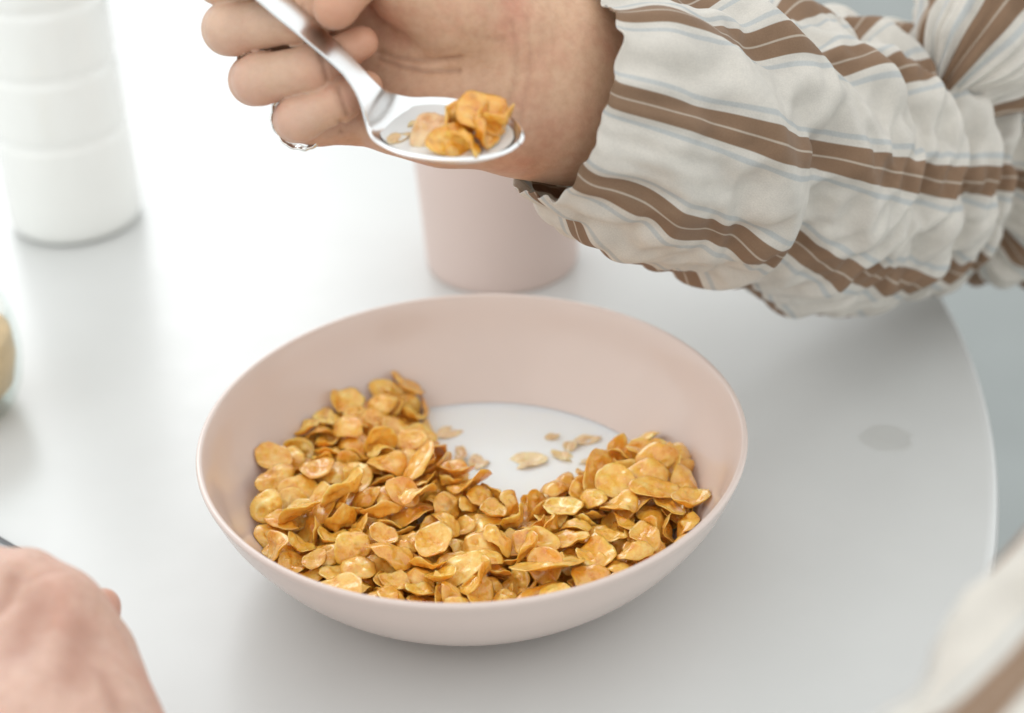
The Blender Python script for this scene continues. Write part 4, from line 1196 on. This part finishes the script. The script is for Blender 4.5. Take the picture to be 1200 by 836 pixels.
# ---- second person, hand at lower left
guest = empty('person', (-.16, -.26, .05)); GL = Vector(guest.location)
tag(guest, 'second person seen only by a closed bare hand at the lower left corner', 'person')
G = Body()
G.group(.01, .016,
    [(40, 1180, .580, 29), (58, 1040, .555, 27), (30, 880, .548, 19), (2, 752, .552, 13)],
    [(40, 1180, .580, 29), (75, 1030, .555, 25), (72, 860, .548, 19), (66, 716, .552, 13.5)],
    [(60, 1180, .584, 29), (95, 1020, .56, 23), (98, 880, .556, 18), (98, 772, .562, 15)],
    [(70, 1180, .588, 29), (110, 1020, .568, 21), (114, 905, .566, 17), (112, 825, .570, 13)],
    [(30, 1100, .57, 26), (0, 1000, .56, 20), (-50, 850, .555, 13)], push=.055)
G.group(.005, .004, [(66, 716, .552, 11), (30, 690, .556, 11.5), (-60, 668, .575, 9.5), (-80, 720, .59, 9)], push=.055)
G.group(.003, .004, [(2, 752, .552, 12), (-60, 738, .560, 10.5), (-110, 745, .575, 9)], push=.055)
G.group(.003, .004, [(112, 765, .565, 11), (85, 735, .585, 9), (40, 720, .61, 8.5)], push=.055)
G.group(.002, .004, [(100, 760, .600, 9), (114, 722, .598, 6.5), (121, 709, .597, 5.4)], push=.055)
G.bumps = [(pt(68, 706, .592), .009, .0014), (pt(-2, 742, .592), .009, .0012)]
G.flush = [(pt(70, 700, .59), .014, .30), (pt(125, 705, .65), .012, .9), (pt(140, 800, .60), .012, .2)]
cs = [G.crease(c, s_, a_) for c, s_, a_ in (([(-5, 715), (8, 700), (14, 680)], .004, .0014), ([(20, 760), (30, 735), (40, 712)], .008, .0010), ([(85, 790), (92, 765), (98, 742)], .008, .0007), ([(20, 690), (40, 676), (75, 668)], .0016, .0003), ([(95, 770), (120, 790), (135, 830)], .004, .0006))]
G.creases = [c for c in cs if c]
gh = G.build('arm', .0014, M_SKIN2, guest, *G.box()); gh.location = -GL

# ------------------------------------------------------------------ spoon
zs = pt(523, 152, .655)[2]
SB = on_plane(608, 165, zs); SA = on_plane(439, 134, zs)
ax_ = SB - SA; BL_ = np.linalg.norm(ax_); ax_ /= BL_
lat = np.cross([0, 0, 1.0], ax_); lat /= np.linalg.norm(lat)
TILT = math.radians(9)
lat = lat * math.cos(TILT) + np.array([0, 0, 1.0]) * math.sin(TILT)
nrm = np.cross(ax_, lat)
nb = 44; HWID = .0186
def bowl_w(t): return HWID * (max(0, 1 - abs(2 * t - 1) ** 2.25) ** .5) * (1.04 - .16 * t)
def bowl_z(t, y):
    w = max(bowl_w(t), 1e-5); q = max(0, 1 - (y / w) ** 2)
    return -.0078 * (q ** .8) * (1 - abs(2 * (t ** 1.05) - 1) ** 2.6)
rows = []
hp = [pt(437, 113, .6575), pt(424, 93, .6600), pt(402, 70, .6605), pt(365, 36, .6600), pt(322, -2, .6625), pt(270, -50, .670), pt(200, -115, .683), pt(120, -190, .70)]
hp = [SA + ax_ * .0035] + hp
hs, HL = spline([np.array([*p, 0.0]) for p in hp], 60); hs = hs[::-1, :3]
nvp = 21
V = []; nrow = 0
def add_row(c, L_, N_, w, zf, bulge=0):
    for j in range(nvp):
        y = (2 * j / (nvp - 1) - 1)
        V.append(c + L_ * w * y + N_ * (zf(y * w) - bulge * y * y))
for i in range(60):
    c = hs[i]; q = i / 59
    T_ = hs[min(i + 1, 59)] - hs[max(i - 1, 0)]; T_ /= np.linalg.norm(T_)
    L_ = lat - T_ * (lat @ T_); L_ /= np.linalg.norm(L_); N_ = np.cross(T_, L_)
    wq = np.interp(q, [0, .3, .62, .80, .88, .94, .98, 1], [.0100, .0078, .0056, .0045, .0041, .0052, .0078, .0110])
    if q < .04: wq *= math.sqrt(max(.05, 1 - ((.04 - q) / .04) ** 2))
    sink = 0 if q < .93 else (q - .93) / .07 * .0016
    add_row(c, L_, N_, wq, lambda y: -sink * 1.0, .0006 * (1 - q)); nrow += 1
for i in range(1, nb):
    t0 = .075 + (1 - .075) * i / (nb - 1); t0 = min(t0, .9995)
    c = SA + ax_ * BL_ * t0; w = bowl_w(t0)
    k = min(1, (t0 - .075) / .22)
    add_row(c, lat, nrm, max(w, .0004), lambda y: bowl_z(t0, y)); nrow += 1
V = np.array(V).reshape(nrow, nvp, 3)
for _ in range(10):
    A = V[50:72].copy(); V[51:71] = .5 * A[1:-1] + .25 * (A[:-2] + A[2:])
V = V.reshape(-1, 3)
F = [(i * nvp + j, i * nvp + j + 1, (i + 1) * nvp + j + 1, (i + 1) * nvp + j) for i in range(nrow - 1) for j in range(nvp - 1)]
sp = obj('spoon', mesh('spoon', V, F), M_STEEL)
md = sp.modifiers.new('thick', 'SOLIDIFY'); md.thickness = .0014; md.offset = -1
bv = sp.modifiers.new('round', 'BEVEL'); bv.width = .0005; bv.segments = 2; bv.limit_method = 'ANGLE'; bv.angle_limit = 1.0
tag(sp, 'polished steel spoon held up over the bowl, loaded with milk and flakes', 'spoon')
# milk lying in the spoon
lev = -.0022; V2 = []; F2 = []; n2 = 48; t_c = .44
pc = SA + ax_ * BL_ * t_c
up_ = np.array([0, 0, 1.0])
for ringf in (1.0, .94, .6):
    for j in range(n2):
        a = 2 * math.pi * j / n2; lo_, hi_ = 0, .04
        for _ in range(24):
            mid_ = (lo_ + hi_) / 2; dx = mid_ * math.cos(a) / BL_; y = mid_ * math.sin(a); t = t_c + dx
            ins = 0 < t < 1 and abs(y) < bowl_w(t) and bowl_z(t, y) < lev
            lo_, hi_ = (mid_, hi_) if ins else (lo_, mid_)
        q = lo_ * ringf; V2.append(pc + ax_ * q * math.cos(a) + lat * q * math.sin(a) + nrm * (lev + (.0004 if ringf == 1 else 0)))
V2.append(pc + nrm * lev)
for i in range(2):
    for j in range(n2): F2.append((i * n2 + j, i * n2 + (j + 1) % n2, (i + 1) * n2 + (j + 1) % n2, (i + 1) * n2 + j))
for j in range(n2): F2.append((2 * n2 + j, 2 * n2 + (j + 1) % n2, 3 * n2))
ms_ = obj('milk', mesh('milk_in_spoon', V2, F2), M_MILK2); ms_.name = 'milk'; tag(ms_, 'little milk lying in the bowl of the raised spoon', 'milk')
def sflake(vi, t, y, z, rot, s3, label, soaked=False):
    s3 = tuple(1.36 * q for q in s3)
    o = obj('corn_flake', (SOAKED if soaked else FM)[vi]); o.location = SA + ax_ * BL_ * t + lat * y + nrm * z; o.rotation_euler = rot; o.scale = s3
    tag(o, label, 'corn flake', 'corn flakes carried on the raised spoon'); return o
sflake(7, .72, .004, .0048, (.5, .35, .3), (.95, .85, 1.3), 'topmost crumpled orange flake of the bunch on the raised spoon')
sflake(12, .58, .001, .0024, (.9, -.3, 1.2), (.85, .8, 1.2), 'folded orange flake in the middle of the bunch on the spoon')
sflake(10, .70, -.008, .0015, (.75, .2, 2.2), (.85, .8, 1.1), 'flake lying against the near rim of the raised spoon')
sflake(2, .44, -.004, .0006, (.7, -.4, .7), (.85, .8, 1.1), 'paler milk-wet flake on the left side of the bunch on the spoon', True)
sflake(5, .83, .004, .003, (.4, .7, 2.6), (.75, .7, 1.1), 'rightmost flake near the tip of the raised spoon')
sflake(9, .62, -.009, .0012, (.85, .1, .2), (.5, .6, 1.0), 'long thin flake edge-on along the near rim of the raised spoon')
sflake(13, .78, -.002, .0034, (.9, -.5, 2.0), (.7, .7, 1.1), 'bright orange flake on the right side of the bunch on the spoon')
sflake(4, .25, -.009, -.0022, (.1, .1, .4), (.50, .28, .5), 'small crumb afloat at the left in the milk of the spoon', True)
sflake(1, .28, .002, -.0022, (.0, .1, .4), (.35, .25, .4), 'faint crumb sunk in the milk near the neck of the spoon', True)

# ------------------------------------------------------------------ dark device lying by the lower left hand
ph_ = empty('phone', on_plane(-60, 680, 0)); tag(ph_, 'slim dark device with a black rim, half hidden by the lower left hand', 'phone')
PA = on_plane(-70, 586, .008)[:2]; PB = on_plane(34, 647, .008)[:2]; e1 = (PB - PA) / np.linalg.norm(PB - PA); e2 = np.array([e1[1], -e1[0]])
def slab(name, x0, x1, y0, y1, z0, z1, rad, mat):
    pts = []
    for (cx, cy, a0) in ((x1 - rad, y1 - rad, 0), (x0 + rad, y1 - rad, 90), (x0 + rad, y0 + rad, 180), (x1 - rad, y0 + rad, 270)):
        for k in range(7): a = math.radians(a0 + 15 * k); pts.append((cx + rad * math.cos(a), cy + rad * math.sin(a)))
    V = []; n = len(pts)
    for z, ins in ((z0, .0008), (z0 + .001, 0), (z1 - .0008, 0), (z1, .0008)):
        for x, y in pts:
            mx_, my_ = (x0 + x1) / 2, (y0 + y1) / 2; x2 = x - math.copysign(ins, x - mx_); y2 = y - math.copysign(ins, y - my_)
            w = PB + e1 * x2 + e2 * y2; V.append((w[0], w[1], z))
    F = [tuple(range(n))[::-1], tuple(range(3 * n, 4 * n))]
    for i in range(3):
        for j in range(n): F.append((i * n + j, i * n + (j + 1) % n, (i + 1) * n + (j + 1) % n, (i + 1) * n + j))
    o = obj(name, mesh(name, V, F, False), mat, ph_); o.location = -Vector(ph_.location); return o
slab('body', -.140, .004, 0, .070, .0003, .0080, .009, M_BLACK)
slab('screen', -.137, .001, .0028, .067, .0081, .0084, .007, M_SCREEN)
